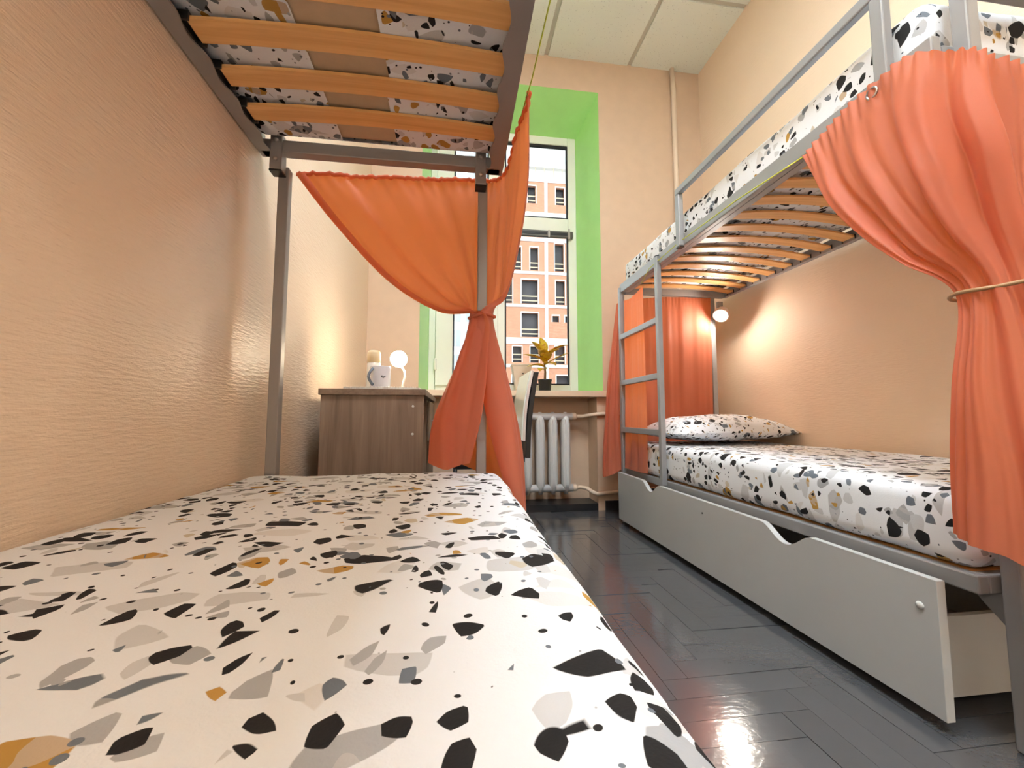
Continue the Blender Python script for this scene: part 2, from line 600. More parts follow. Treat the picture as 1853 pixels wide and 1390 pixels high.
def soft_box(x0, x1, y0, y1, z0, z1, r, step, amp=0.0, seed=0.0, keep=None):
    """rounded, slightly uneven box (mattress, cushion)"""
    mb = MB()
    lo, hi = np.array([x0, y0, z0]), np.array([x1, y1, z1])
    idx = {}

    def vert(p):
        p = np.array(p, float)
        inner = np.clip(p, lo + r, hi - r)
        d = p - inner
        nl = np.linalg.norm(d)
        if nl > 1e-9:
            # cube shell -> rounded shell
            m = np.max(np.abs(d))
            q = inner + d / nl * r if nl > 0 else p
            nrm = d / nl
        else:
            q, nrm = p, np.array([0, 0, 1.0])
        if amp:
            q = q + nrm * amp * (noise.noise(Vector(q) * 4.3 + Vector((seed, 0, 0))) + 0.5 * noise.noise(Vector(q) * 11 + Vector((0, seed, 0))))
        key = tuple(np.round(p, 5))
        if key not in idx:
            idx[key] = len(mb.v)
            mb.v.append(tuple(q))
        return idx[key]

    def ticks(a, b):
        inner = np.linspace(a + r, b - r, max(2, int((b - a - 2 * r) / step) + 1))
        c = 1 - np.cos(np.linspace(0, PI / 2, 5))
        e = np.tan(np.linspace(0, PI / 4, 4))
        left = [a + r - r * t for t in e[::-1]][:-1]
        right = [b - r + r * t for t in e][1:]
        return np.concatenate([left, inner, right])

    T = [ticks(lo[k], hi[k]) for k in range(3)]
    for ax in range(3):
        u, w = [(1, 2), (0, 2), (0, 1)][ax]
        for side in (0, 1):
            c = T[ax][0] if side == 0 else T[ax][-1]
            for i in range(len(T[u]) - 1):
                for j in range(len(T[w]) - 1):
                    q = []
                    for a, b in ((i, j), (i + 1, j), (i + 1, j + 1), (i, j + 1)):
                        p = [0, 0, 0]
                        p[ax], p[u], p[w] = c, T[u][a], T[w][b]
                        q.append(p)
                    ctr = np.mean(np.array(q), 0)
                    if keep and not keep(ctr, ax, side):
                        continue
                    mb.f.append([vert(p) for p in q])
                    mb.s.append(True)
                    mb.mi.append(0)
    return mb


# ------------------------------------------------------------------ room shell
XL, XR, YB, YF, ZC = -0.67, 2.10, 3.15, -1.75, 3.765
struct(B(XL - 0.15, XL, YF - 0.15, YB + 0.45, -0.05, ZC + 0.1).build('wall_left', 'wall'))
struct(B(XR, XR + 0.15, YF - 0.15, YB + 0.45, -0.05, ZC + 0.1).build('wall_right', 'wall_matt'))
struct(B(XL, XR, YF - 0.15, YF, -0.05, ZC + 0.1).build('wall_front', 'wall'))

NL, NR, NT_Z, SILL = -0.284, 1.171, 3.485, 0.934     # window niche
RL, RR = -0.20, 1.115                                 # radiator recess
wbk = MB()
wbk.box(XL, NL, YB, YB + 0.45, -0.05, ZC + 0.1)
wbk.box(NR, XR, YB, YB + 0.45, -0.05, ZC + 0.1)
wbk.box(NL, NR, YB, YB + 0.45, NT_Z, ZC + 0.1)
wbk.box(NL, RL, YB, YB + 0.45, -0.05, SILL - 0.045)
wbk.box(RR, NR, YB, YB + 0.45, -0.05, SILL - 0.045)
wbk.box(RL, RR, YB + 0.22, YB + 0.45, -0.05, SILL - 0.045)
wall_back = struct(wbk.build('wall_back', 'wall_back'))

rv = MB()
rv.prism([(NR + 0.001, YB), (1.068, 3.5), (1.068, 3.6), (NR + 0.001, 3.6)], 'z', SILL - 0.01, NT_Z)
rv.prism([(NL - 0.001, YB), (-0.235, 3.5), (-0.235, 3.6), (NL - 0.001, 3.6)], 'z', SILL - 0.01, NT_Z)
rv.prism([(YB, NT_Z), (3.5, 3.295), (3.6, 3.295), (3.6, NT_Z)], 'x', NL, NR)
struct(rv.build('trim_1', 'green'))
struct(B(NL - 0.03, 1.205, YB - 0.055, 3.60, SILL - 0.045, SILL).build('trim_2', 'sill', bevel=0.004))

# baseboards
struct(B(NR, XR, YB - 0.012, YB, 0.0, 0.075).build('baseboard_back', 'baseboard'))
struct(B(XR - 0.012, XR, YF, YB, 0.0, 0.075).build('baseboard_right', 'baseboard'))
struct(B(XL, XL + 0.012, YF, YB, 0.0, 0.075).build('baseboard_left', 'baseboard'))
struct(B(RL, RR, YB + 0.0, YB + 0.22, 0.0, 0.055).build('trim_3', 'baseboard'))

# window
win = empty('window_1', (0.41, 3.53, SILL), 'white plastic window in the green niche', 'window')
del win['label'], win['category']
struct(win)
FZ0, FZ1, FX0, FX1 = SILL + 0.0, 3.30, -0.236, 1.069
FY0, FY1 = 3.49, 3.56
fr = MB()
fr.box(FX0, FX0 + 0.055, FY0, FY1, FZ0, FZ1)
fr.box(FX1 - 0.075, FX1, FY0, FY1, FZ0, FZ1)
fr.box(FX0 + 0.055, FX1 - 0.075, FY0, FY1, FZ1 - 0.075, FZ1)
fr.box(FX0 + 0.055, FX1 - 0.075, FY0, FY1, FZ0, FZ0 + 0.075)
fr.build('outer_frame', 'frame_white', win, bevel=0.006)
B(0.335, 0.415, FY0, FY1, FZ0 + 0.075, FZ1 - 0.075).build('mullion', 'frame_white', win, bevel=0.006)
B(0.415, FX1 - 0.075, FY0, FY1, 2.39, 2.525).build('transom', 'frame_white', win, bevel=0.006)
sash = MB()
sash.box(FX0 + 0.057, -0.035, FY0 - 0.025, FY1 - 0.02, FZ0 + 0.06, FZ1 - 0.06)
sash.box(0.27, 0.352, FY0 - 0.025, FY1 - 0.02, FZ0 + 0.06, FZ1 - 0.06)
sash.box(-0.035, 0.27, FY0 - 0.025, FY1 - 0.02, FZ0 + 0.06, FZ0 + 0.155)
sash.box(-0.035, 0.27, FY0 - 0.025, FY1 - 0.02, FZ1 - 0.16, FZ1 - 0.06)
so = sash.build('opening_sash', 'frame_white', win, bevel=0.006)
for hz in (1.12, 2.98):
    MB().lathe([(0.011, 0), (0.013, 0.01), (0.013, 0.09), (0.011, 0.10)], (-0.178, FY0 - 0.032, hz), 12).build('hinge', 'frame_white', so)
for (x0, x1, z0, z1) in ((0.415, 0.994, FZ0 + 0.075, 2.39), (0.415, 0.994, 2.525, FZ1 - 0.075), (-0.035, 0.27, FZ0 + 0.155, FZ1 - 0.16)):
    g = 0.013
    pn = B(x0, x1, 3.522, 3.528, z0, z1).build('pane', 'glass', win)
    gk = MB()
    gk.box(x0, x0 + g, 3.50, 3.521, z0, z1).box(x1 - g, x1, 3.50, 3.521, z0, z1)
    gk.box(x0 + g, x1 - g, 3.50, 3.521, z0, z0 + g).box(x0 + g, x1 - g, 3.50, 3.521, z1 - g * 1.6, z1)
    gk.build('gasket', 'gasket', pn)

bl = empty('vent_bar', (0.7, 3.47, 2.32), 'dark grey ventilation bar under the window transom', 'vent bar')
B(0.42, 1.03, 3.462, 3.488, 2.335, 2.395).build('bar', 'blind', bl, bevel=0.005)
B(0.80, 0.815, 3.457, 3.463, 2.333, 2.397).build('clip', 'bolt', bl)
B(0.985, 1.0, 3.457, 3.463, 2.325, 2.415).build('clip', 'bolt', bl)
B(0.43, 0.79, 3.4585, 3.463, 2.355, 2.377).build('grille', 'black_plastic', bl)
B(0.825, 0.975, 3.4585, 3.463, 2.355, 2.377).build('grille', 'black_plastic', bl)

# ceiling: grid with lay-in tiles
ceil = struct(B(XL, XR, YF, YB, ZC + 0.012, ZC + 0.1).build('ceiling', 'grid'))
TP = 0.733
xs = [XL, -0.012, 0.721, 1.454, XR]
ys = [YB]
y = 2.545
while y > YF:
    ys.append(y)
    y -= TP
ys.append(YF)
FILL_CELLS = {(1, 3): 'added unseen fill light panel in the ceiling above the aisle between the two bunks', (1, 5): 'added unseen fill light panel in the ceiling above the foot of the brownish bunk'}  # both panels added to brighten the room, outside the view
tm = {}
for i in range(4):
    for j in range(len(ys) - 1):
        x0, x1, y1, y0 = xs[i] + (0.018 if i else 0.0), xs[i + 1] - (0.018 if i < 3 else 0.0), ys[j] - (0.018 if j else 0.0), ys[j + 1] + 0.018
        if y1 - y0 < 0.03:
            continue
        if (i, j) in FILL_CELLS:
            lp = empty('ceiling_fill_light', ((x0 + x1) / 2, (y0 + y1) / 2, ZC), '', 'ceiling light', 'added ceiling fill panels')
            lp['label'] = FILL_CELLS[(i, j)]
            f_ = MB()
            f_.box(x0, x1, y0, y0 + 0.03, ZC - 0.012, ZC + 0.011).box(x0, x1, y1 - 0.03, y1, ZC - 0.012, ZC + 0.011)
            f_.box(x0, x0 + 0.03, y0 + 0.03, y1 - 0.03, ZC - 0.012, ZC + 0.011).box(x1 - 0.03, x1, y0 + 0.03, y1 - 0.03, ZC - 0.012, ZC + 0.011)
            f_.build('frame', 'frame_white', lp)
            B(x0 + 0.03, x1 - 0.03, y0 + 0.03, y1 - 0.03, ZC - 0.006, ZC + 0.008).build('diffuser', 'panel_fill', lp)
            continue
        B(x0, x1, y0, y1, ZC, ZC + 0.0118).build('ceiling_tile', 'tile', ceil)

# floor: painted herringbone parquet
flr = struct(B(XL, XR, YF, YB + 0.25, -0.06, -0.006).build('floor', 'subfloor'))
PW, PN = 0.078, 5
gap = 0.0006
mh, mv = B(gap, PW * PN - gap, gap, PW - gap, -0.014, 0.0), B(gap, PW - gap, gap, PW * PN - gap, -0.014, 0.0)
mhm, mvm = mh.mesh('plank'), mv.mesh('plank')
mhm.materials.append(M['floor'])
mvm.materials.append(M['floor'])
pieces = []
for ix in range(0, int((XR - XL) / PW) + 1):
    for iy in range(0, int((YB + 0.2 - YF) / PW) + 1):
        d = (ix - iy) % (2 * PN)
        if d == 0:
            pieces.append((ix, iy, 0))
        elif d == 2 * PN - 1:
            pieces.append((ix, iy, 1))


def vis_rank(p):
    x, y = XL + (p[0] + 1.5) * PW, YF + (p[1] + 1.5) * PW
    inside = (0.10 < x < 1.5 and y > 0.25)
    return (0 if inside else 1, math.hypot(x - 0.6, y - 0.3))


pieces.sort(key=vis_rank)
rest = MB()
for k, (ix, iy, o) in enumerate(pieces):
    x, y = XL + ix * PW, YF + iy * PW
    lenx, leny = (PW * PN, PW) if o == 0 else (PW, PW * PN)
    dz = random.uniform(-0.0012, 0.0)
    if k < 280 and x + lenx < XR and y + leny < YB + 0.25:
        ob = place(mhm if o == 0 else mvm, 'plank', flr, (x, y, dz))
        ob.rotation_euler = (random.uniform(-0.004, 0.004), random.uniform(-0.004, 0.004), 0)
    else:
        rest.box(x + gap, min(x + lenx - gap, XR), y + gap, min(y + leny - gap, YB + 0.25), -0.014, dz)
rs = rest.build('parquet_planks', 'floor', flr)
rs['kind'] = 'stuff'

# ------------------------------------------------------------------ slats (shared)
def slat_mesh(length, width=0.062, rise=0.014, thick=0.009):
    mb = MB()
    n = 12
    top, bot = [], []
    pts = []
    for i in range(n + 1):
        x = length * i / n
        z = rise * 4 * (i / n) * (1 - i / n)
        pts.append((x, z))
    vs = []
    for x, z in pts:
        vs += [(x, -width / 2, z), (x, width / 2, z), (x, width / 2, z + thick), (x, -width / 2, z + thick)]
    fs = []
    for i in range(n):
        a, b = 4 * i, 4 * (i + 1)
        for k in range(4):
            fs.append((a + k, a + (k + 1) % 4, b + (k + 1) % 4, b + k))
    fs += [(3, 2, 1, 0), (4 * n, 4 * n + 1, 4 * n + 2, 4 * n + 3)]
    mb.add(vs, fs, False)
    me = mb.mesh('slat')
    me.materials.append(M['slat'])
    return me


def cap_mesh(w=0.066, d=0.02):
    # black holder: a loop gripping the slat end
    mb = MB()
    mb.box(-d, d * 0.3, -w / 2 - 0.004, -w / 2 + 0.001, -0.006, 0.016)
    mb.box(-d, d * 0.3, w / 2 - 0.001, w / 2 + 0.004, -0.006, 0.016)
    mb.box(-d, -d * 0.55, -w / 2, w / 2, -0.006, 0.016)
    mb.box(-d, d * 0.3, -w / 2, w / 2, 0.0095, 0.016)
    me = mb.mesh('slat_holder')
    me.materials.append(M['black_plastic'])
    return me


def scallop_rail(x_in, x_out, y0, y1, z, h, ys, sgn):
    """angle steel: wavy inner lip (towards the slats) and an upright outer web"""
    mb = MB()
    n = 160
    vs, fs = [], []
    for i in range(n + 1):
        yy = y0 + (y1 - y0) * i / n
        ph = (yy - ys) / 0.13 * 2 * PI
        w = 0.006 * math.cos(ph) * sgn
        for zz in (z, z + 0.005):
            vs.append((x_in + w, yy, zz))
            vs.append((x_out, yy, zz))
    for i in range(n):
        a, b = 4 * i, 4 * (i + 1)
        fs += [(a, a + 1, b + 1, b), (a + 2, b + 2, b + 3, a + 3), (a, b, b + 2, a + 2), (a + 1, a + 3, b + 3, b + 1)]
    fs += [(0, 2, 3, 1), (4 * n, 4 * n + 1, 4 * n + 3, 4 * n + 2)]
    mb.add(vs, fs)
    xo0, xo1 = (x_out - 0.006, x_out) if sgn > 0 else (x_out, x_out + 0.006)
    mb.box(xo0, xo1, y0, y1, z + 0.005, z + h)
    return mb


# ------------------------------------------------------------------ left bunk bed
ZR = 1.62
bedL = empty('bunk_bed', (-0.25, 0.43, 0), 'brownish grey steel bunk bed standing against the wallpapered wall beside the desk', 'bunk bed')
LY0, LY1 = -0.60, 1.435
scallop_rail(0.108, 0.158, LY0, LY1, ZR, 0.075, 1.24, 1).build('side_rail', 'metal_dark', bedL)
scallop_rail(-0.622, -0.664, LY0, LY1, ZR, 0.075, 1.24, -1).build('side_rail', 'metal_dark', bedL)
for yy in (LY1 - 0.038, LY0):
    B(-0.655, 0.15, yy, yy + 0.038, ZR, ZR + 0.042).build('end_rail', 'metal_dark', bedL, bevel=0.003)
for px0 in (-0.611, 0.072):
    for (py, bs) in ((LY1 - 0.002, -1), (LY0 - 0.035, 1)):
        p_ = B(px0, px0 + 0.034, py, py + 0.034, 0.0, 1.588).build('post', 'metal_dark', bedL, bevel=0.003)
        by0, by1 = (py - 0.042, py) if bs < 0 else (py + 0.034, py + 0.076)
        br = MB()
        br.box(px0 - 0.012, px0 + 0.026, by0, by1, 1.555, ZR + 0.06)
        br.build('bracket', 'metal_dark', p_, bevel=0.003)
        B(px0 - 0.012, px0 + 0.026, by0 + 0.001, by1 - 0.001, 1.549, 1.555).build('bracket_plug', 'black_plastic', p_)
        yb = by0 if bs < 0 else by1
        for bz in (1.59, ZR + 0.035):
            MB().lathe([(0.0075, 0), (0.0075, 0.003), (0.005, 0.006), (0.001, 0.007)], (px0 + 0.007, yb, bz), 12, (0, -1 if bs < 0 else 1, 0)).build('bolt', 'bolt', p_)
sm = slat_mesh(0.735)
cm = cap_mesh()
yy = 1.24
first = True
while yy > LY0 + 0.08:
    so_ = place(sm, 'slat', bedL, (-0.615, yy, ZR + 0.012))
    for cx, rz in ((-0.613, 0.0), (0.118, PI)):
        c_ = place(cm, 'slat_holder', so_, (cx, yy, ZR + 0.012))
        c_.rotation_euler = (0, 0, rz)
    yy -= 0.13
# lower deck
for xx in (-0.64, 0.085):
    B(xx, xx + 0.03, LY0, LY1, 0.315, 0.375).build('lower_rail', 'metal_dark', bedL, bevel=0.003)
for yy in (LY1 - 0.03, LY0):
    B(-0.61, 0.085, yy, yy + 0.03, 0.315, 0.375).build('lower_end_rail', 'metal_dark', bedL, bevel=0.003)
B(-0.61, 0.085, LY0 + 0.03, LY1 - 0.03, 0.35, 0.372).build('deck_board', 'slat', bedL)

# mattresses of the left bunk
ml = soft_box(-0.662, 0.160, -0.598, 1.43, 0.377, 0.548, 0.045, 0.045, 0.006, 1.0)
tag(ml.build('mattress', 'terr1'), 'lower mattress of the brownish bunk in a white terrazzo-print sheet with black and ochre chips', 'mattress')

mu = empty('mattress', (-0.25, 0.43, 1.65), 'upper mattress seen from below through orange slats, beige underside showing between terrazzo sheet edges', 'mattress')
z0 = ZR + 0.037


def keep_u(c, ax, side):
    if ax == 2 and side == 0:
        wob = 0.012 * math.sin(c[1] * 3.1)
        return not (-0.385 - 0.05 * (c[1] - 1.0) * -0.4 + wob < c[0] < -0.195 + wob) or c[1] > 1.37
    return True


soft_box(-0.655, 0.146, -0.58, 1.39, z0, z0 + 0.15, 0.03, 0.016, 0.002, 4.0, keep_u).build('fitted_sheet', 'terr2', mu)
soft_box(-0.645, 0.136, -0.57, 1.38, z0 + 0.006, z0 + 0.14, 0.03, 0.08).build('mattress_core', 'beige', mu)

# ------------------------------------------------------------------ right bunk bed
bedR = empty('bunk_bed', (1.6, 1.78, 0), 'light grey steel bunk bed with ladder, guard rail and under-bed drawer', 'bunk bed')
RY0, RY1 = 0.80, 2.775
RX0, RX1 = 1.168, 2.005
B(RX0, RX0 + 0.028, RY0, RY1, ZR + 0.005, ZR + 0.068).build('side_rail', 'metal', bedR, bevel=0.004)
B(RX0 + 0.028, RX0 + 0.06, RY0 + 0.03, RY1 - 0.03, ZR + 0.005, ZR + 0.011).build('rail_lip', 'metal', bedR)
B(RX1 - 0.028, RX1, RY0, RY1, ZR + 0.0, ZR + 0.06).build('side_rail', 'metal', bedR, bevel=0.004)
B(RX0 + 0.03, RX1 - 0.03, RY1 - 0.03, RY1, ZR - 0.005, ZR + 0.045).build('end_rail', 'metal', bedR, bevel=0.004)
B(RX0 + 0.03, RX1 - 0.03, RY0, RY0 + 0.03, ZR - 0.005, ZR + 0.045).build('end_rail', 'metal', bedR, bevel=0.004)
pts_posts = ((1.160, 2.757, 1.665), (1.866, 2.757, 1.62), (1.232, 0.768, 2.02), (1.90, 0.768, 2.02))
for (x, y, zt) in pts_posts:
    B(x, x + 0.036, y, y + 0.036, 0, zt).build('post', 'metal', bedR, bevel=0.004)
for zz in (1.80, 1.95):
    B(1.268, 1.90, 0.772, 0.800, zz, zz + 0.03).build('end_guard_bar', 'metal', bedR, bevel=0.003)
# slat deck
sm2 = slat_mesh(0.80, rise=0.03)
yy = 2.68
while yy > RY0 + 0.06:
    so_ = place(sm2, 'slat', bedR, (1.192, yy, ZR + 0.014))
    for cx, rz in ((1.205, 0.0), (1.98, PI)):
        c_ = place(cm, 'slat_holder', so_, (cx, yy, ZR + 0.012))
        c_.rotation_euler = (0, 0, rz)
    yy -= 0.13
# guard rail
for gy in (1.92, 0.885):
    B(1.140, 1.168, gy, gy + 0.036, ZR + 0.0, 1.90).build('guard_post', 'metal', bedR, bevel=0.004)
    B(1.141, 1.167, gy + 0.001, gy + 0.035, ZR - 0.006, ZR + 0.0).build('guard_plug', 'black_plastic', bedR)
B(1.140, 1.168, 0.885, 1.956, 1.90, 1.936).build('guard_rail', 'metal', bedR, bevel=0.005)
# ladder: far post + upright + rungs
B(1.150, 1.180, 2.19, 2.222, 0.345, 1.672).build('ladder_upright', 'metal', bedR, bevel=0.004)
B(1.151, 1.179, 2.191, 2.221, 1.672, 1.678).build('ladder_plug', 'black_plastic', bedR)
for zz in (1.315, 0.987, 0.66):
    B(1.152, 1.178, 2.222, 2.757, zz - 0.036, zz).build('ladder_rung', 'metal', bedR, bevel=0.004)
# lower deck
B(1.182, 1.212, RY0 + 0.01, RY1 - 0.02, 0.33, 0.372).build('lower_rail', 'metal', bedR, bevel=0.004)
B(1.97, 2.0, RY0 + 0.01, RY1 - 0.02, 0.33, 0.372).build('lower_rail', 'metal', bedR, bevel=0.004)
for yy in (RY0 + 0.01, RY1 - 0.05):
    B(1.212, 1.97, yy, yy + 0.03, 0.33, 0.372).build('lower_end_rail', 'metal', bedR, bevel=0.004)
B(1.212, 1.97, RY0 + 0.04, RY1 - 0.05, 0.352, 0.371).build('deck_board', 'slat', bedR)
gs = MB()
gs.prism([(RY0 + 0.01, 0.33), (RY0 + 0.08, 0.33), (RY0 + 0.01, 0.26)], 'x', 1.245, 1.252)
gs.build('gusset', 'metal', bedR)

# drawer under the bed with two finger scoops
top = 0.345


def dtop(yv):
    z = top
    for c in (2.30, 1.31):
        d = abs(yv - c)
        if d < 0.105:
            z = min(z, top - 0.050 * (0.5 + 0.5 * math.cos(PI * d / 0.105)) ** 0.8)
    return z


DY0, DY1 = 0.857, 2.775
ysamp = sorted(set([DY0, DY1] + [DY0 + (DY1 - DY0) * i / 240 for i in range(241)]))
poly = [(DY0, 0.03)] + [(yv, dtop(yv)) for yv in ysamp] + [(DY1, 0.03)]
dw = MB()
dw.prism(poly, 'x', 1.130, 1.152)
df = dw.build('drawer_front', 'panel', bedR)
eb = MB()
vs, fs = [], []
for yv in ysamp:
    z = dtop(yv)
    vs += [(1.1298, yv, z + 0.0004), (1.1522, yv, z + 0.0004), (1.1522, yv, z + 0.0014), (1.1298, yv, z + 0.0014)]
n = len(ysamp)
for i in range(n - 1):
    a, b = 4 * i, 4 * (i + 1)
    fs += [(a + k, a + (k + 1) % 4, b + (k + 1) % 4, b + k) for k in range(4)]
eb.add(vs, fs)
eb.box(1.1298, 1.1522, DY0 - 0.0016, DY0 - 0.0002, 0.03, top)
eb.build('edge_band', 'panel_edge', df)
MB().lathe([(0.009, 0), (0.009, 0.002), (0.006, 0.004), (0.001, 0.005)], (1.130, 0.895, 0.275), 14, (-1, 0, 0)).build('screw_cap', 'screw', df)
MB().lathe([(0.004, 0), (0.004, 0.001), (0.001, 0.0012)], (1.130, 1.79, 0.29), 10, (-1, 0, 0)).build('screw_hole', 'black_plastic', df)
db = MB()
db.box(1.153, 1.75, 0.90, 0.915, 0.05, 0.24).box(1.153, 1.75, 2.70, 2.715, 0.05, 0.24)
db.box(1.735, 1.75, 0.915, 2.70, 0.05, 0.24).box(1.153, 1.735, 0.915, 2.70, 0.05, 0.058)
db.build('drawer_box', 'panel', bedR)

# mattresses of the right bunk and pillow
mr = soft_box(1.186, 2.085, 0.815, 2.735, 0.374, 0.562, 0.045, 0.05, 0.006, 8.0)
tag(mr.build('mattress', 'terr3'), 'lower mattress in a terrazzo-print sheet above the grey drawer front, pillow lying on it', 'mattress')
mq = soft_box(1.197, 1.975, 0.83, 2.755, ZR + 0.056, 1.838, 0.04, 0.05, 0.005, 12.0)
tag(mq.build('mattress', 'terr4'), 'upper mattress in a terrazzo-print sheet behind the grey guard rail', 'mattress')

# pillow
pw = MB()
PXc, PYc, PZc, plen, pwid, ph = 1.66, 2.45, 0.640, 0.44, 0.24, 0.092
rot = 0.10
for side in (1, -1):
    nu, nv = 45, 29
    pts = []
    for j in range(nv):
        for i in range(nu):
            a, b = -1 + 2 * i / (nu - 1), -1 + 2 * j / (nv - 1)
            e = max(0.0, (1 - abs(a) ** 2.6)) ** 0.55 * max(0.0, (1 - abs(b) ** 2.4)) ** 0.55
            pin = 1 - 0.07 * (1 - a * a) * abs(b) ** 3
            pin2 = 1 - 0.06 * (1 - b * b) * abs(a) ** 3
            x, y = a * plen * pin2, b * pwid * pin
            wr = 0.010 * noise.noise(Vector((a * 3.2, b * 2.6, 1.5 * side))) + 0.005 * noise.noise(Vector((a * 9, b * 7, 5)))
            z = side * (ph * (1.15 if side > 0 else 0.62) * e + wr * min(1, 2 * e))
            z += -0.02 * a * a * (1 if a > 0 else 0.3) + 0.012 * max(0, a) ** 2
            zz = PZc + z
            pts.append((PXc + x * math.cos(rot) - y * math.sin(rot), PYc + x * math.sin(rot) + y * math.cos(rot), max(zz, 0.566)))
    pw.grid(pts, nu, nv)
pil = empty('pillow', (PXc, PYc, 0.566), 'plump pillow in a terrazzo-print case beside the glowing clip lamp', 'pillow')
pw.build('pillow_case', 'terr5', pil)
hem = MB()
hp = []
for j in range(15):
    b = -1 + 2 * j / 14
    for i in range(6):
        a = i / 5
        x = plen * 0.955 + a * 0.075
        y = b * pwid * (0.93 - 0.05 * a)
        z = 0.612 + 0.018 * math.sin(b * 7 + a * 2) * a - 0.02 * a + 0.012 * (1 - b * b)
        hp.append((PXc + x * math.cos(rot) - y * math.sin(rot), PYc + x * math.sin(rot) + y * math.cos(rot), max(z, 0.570)))
hem.grid(hp, 6, 15)
hem.build('case_flap', 'terr5', pil)


# ------------------------------------------------------------------ curtains
def curtain(cols, nu, nv, freq, amps, seed=0.0, amp=0.012, ruffle=0.0):
    """cols: [(u, [control points down the cloth])]; pleats displace the sheet along its normal"""
    us = [c[0] for c in cols]
    ctl = np.array([[list(p) for p in c[1]] for c in cols], float)      # (nc, rows, 3)
    rows = ctl.shape[1]
    P = np.zeros((nv, nu, 3))
    for i in range(nu):
        u = i / (nu - 1)
        k = max(0, min(len(us) - 2, next((q for q in range(len(us) - 1) if us[q + 1] >= u), len(us) - 2)))
        t = (u - us[k]) / (us[k + 1] - us[k])
        cu = cr(ctl, (k + t) / (len(us) - 1))
        for j in range(nv):
            P[j, i] = cr(cu, j / (nv - 1))
    du = np.gradient(P, axis=1)
    dv = np.gradient(P, axis=0)
    nrm = np.cross(du, dv)
    nrm /= np.maximum(np.linalg.norm(nrm, axis=2, keepdims=True), 1e-9)
    out = P.copy()
    for j in range(nv):
        v = j / (nv - 1)
        a = np.interp(v * (rows - 1), range(rows), amps)
        for i in range(nu):
            u = i / (nu - 1)
            w = math.sin(2 * PI * freq * u + seed + 0.8 * math.sin(5 * u + seed) + 0.5 * noise.noise(Vector((u * 6, v * 2, seed))))
            w2 = math.sin(2 * PI * freq * 2.3 * u + 1.3 * seed + 0.6 * math.sin(9 * u))
            sh = (abs(w) ** 0.75) * (1 if w > 0 else -1)
            d = amp * a * ((0.8 + 0.5 * math.sin(13 * u + seed)) * sh + 0.28 * w2 + 0.7 * noise.noise(Vector((u * 9, v * 4, seed + 3))))
            if ruffle and v < 0.08:
                d += ruffle * (1 - v / 0.08) * math.sin(2 * PI * freq * 5 * u + seed)
            out[j, i] += nrm[j, i] * d
    mb = MB()
    mb.grid([tuple(p) for r in out for p in r], nu, nv)
    return mb, out


def ring(c, r, a):
    return (c[0] + r * math.cos(a), c[1] + r * math.sin(a), c[2])


def band(c, r, tilt=0.0, n=28, thick=0.006, squash=1.0):
    pts = []
    for k in range(n + 1):
        a = 2 * PI * k / n
        pts.append((c[0] + r * math.cos(a), c[1] + r * squash * math.sin(a), c[2] + tilt * math.cos(a) + 0.003 * math.sin(3 * a)))
    return MB().tube(pts, thick, 8)


# curtain tied to the far post of the left bunk
TL = (0.089, 1.452, 1.09)


def tl(deg, dz=0.0):
    p = ring(TL, 0.042, math.radians(deg))
    return (p[0], p[1], p[2] + dz)


cols = [
    (0.00, [(-0.572, 1.482, 1.592), (-0.44, 1.482, 1.425), (-0.25, 1.48, 1.225), (-0.07, 1.468, 1.118), tl(285), (0.104, 1.396, 0.92), (0.082, 1.394, 0.74), (0.045, 1.40, 0.585)]),
    (0.14, [(-0.40, 1.484, 1.597), (-0.30, 1.484, 1.44), (-0.16, 1.482, 1.27), (-0.02, 1.474, 1.145), tl(225), (0.02, 1.390, 0.92), (-0.025, 1.375, 0.74), (-0.02, 1.385, 0.560)]),
    (0.28, [(-0.22, 1.486, 1.605), (-0.15, 1.486, 1.46), (-0.07, 1.484, 1.31), (0.015, 1.48, 1.175), tl(185), (0.0, 1.44, 0.92), (-0.085, 1.43, 0.72), (-0.098, 1.42, 0.585)]),
    (0.42, [(-0.06, 1.486, 1.612), (-0.02, 1.486, 1.47), (0.02, 1.486, 1.33), (0.055, 1.486, 1.20), tl(140), (0.04, 1.492, 0.90), (0.0, 1.50, 0.72), (0.0, 1.50, 0.57)]),
    (0.56, [(0.10, 1.484, 1.620), (0.09, 1.484, 1.48), (0.085, 1.486, 1.34), (0.085, 1.488, 1.20), tl(90), (0.09, 1.52, 0.88), (0.12, 1.53, 0.66), (0.14, 1.53, 0.50)]),
    (0.68, [(0.168, 1.455, 1.628), (0.162, 1.46, 1.48), (0.152, 1.465, 1.33), (0.14, 1.466, 1.18), tl(50), (0.165, 1.50, 0.88), (0.215, 1.50, 0.66), (0.225, 1.49, 0.44)]),
    (0.82, [(0.185, 1.29, 1.645), (0.185, 1.34, 1.49), (0.178, 1.39, 1.34), (0.160, 1.44, 1.18), tl(15), (0.180, 1.44, 0.86), (0.225, 1.42, 0.62), (0.240, 1.40, 0.41)]),
    (0.92, [(0.195, 1.18, 1.658), (0.205, 1.26, 1.50), (0.196, 1.345, 1.35), (0.168, 1.42, 1.18), tl(-35), (0.160, 1.40, 0.90), (0.200, 1.36, 0.66), (0.225, 1.34, 0.43)]),
    (1.00, [(0.200, 1.10, 1.668), (0.222, 1.22, 1.50), (0.215, 1.32, 1.34), (0.175, 1.41, 1.17), tl(-108), (0.080, 1.404, 0.92), (0.102, 1.398, 0.72), (0.165, 1.36, 0.49)]),
]
cl = empty('bunk_curtain', (0.089, 1.452, 0.5), 'salmon curtain tied around the bunk post in front of the desk and window', 'curtain')
mb, cp = curtain(cols, 240, 110, 5.5, [0.3, 0.7, 0.9, 0.7, 0.4, 0.8, 1.0, 1.0], 0.7, 0.013, 0.003)
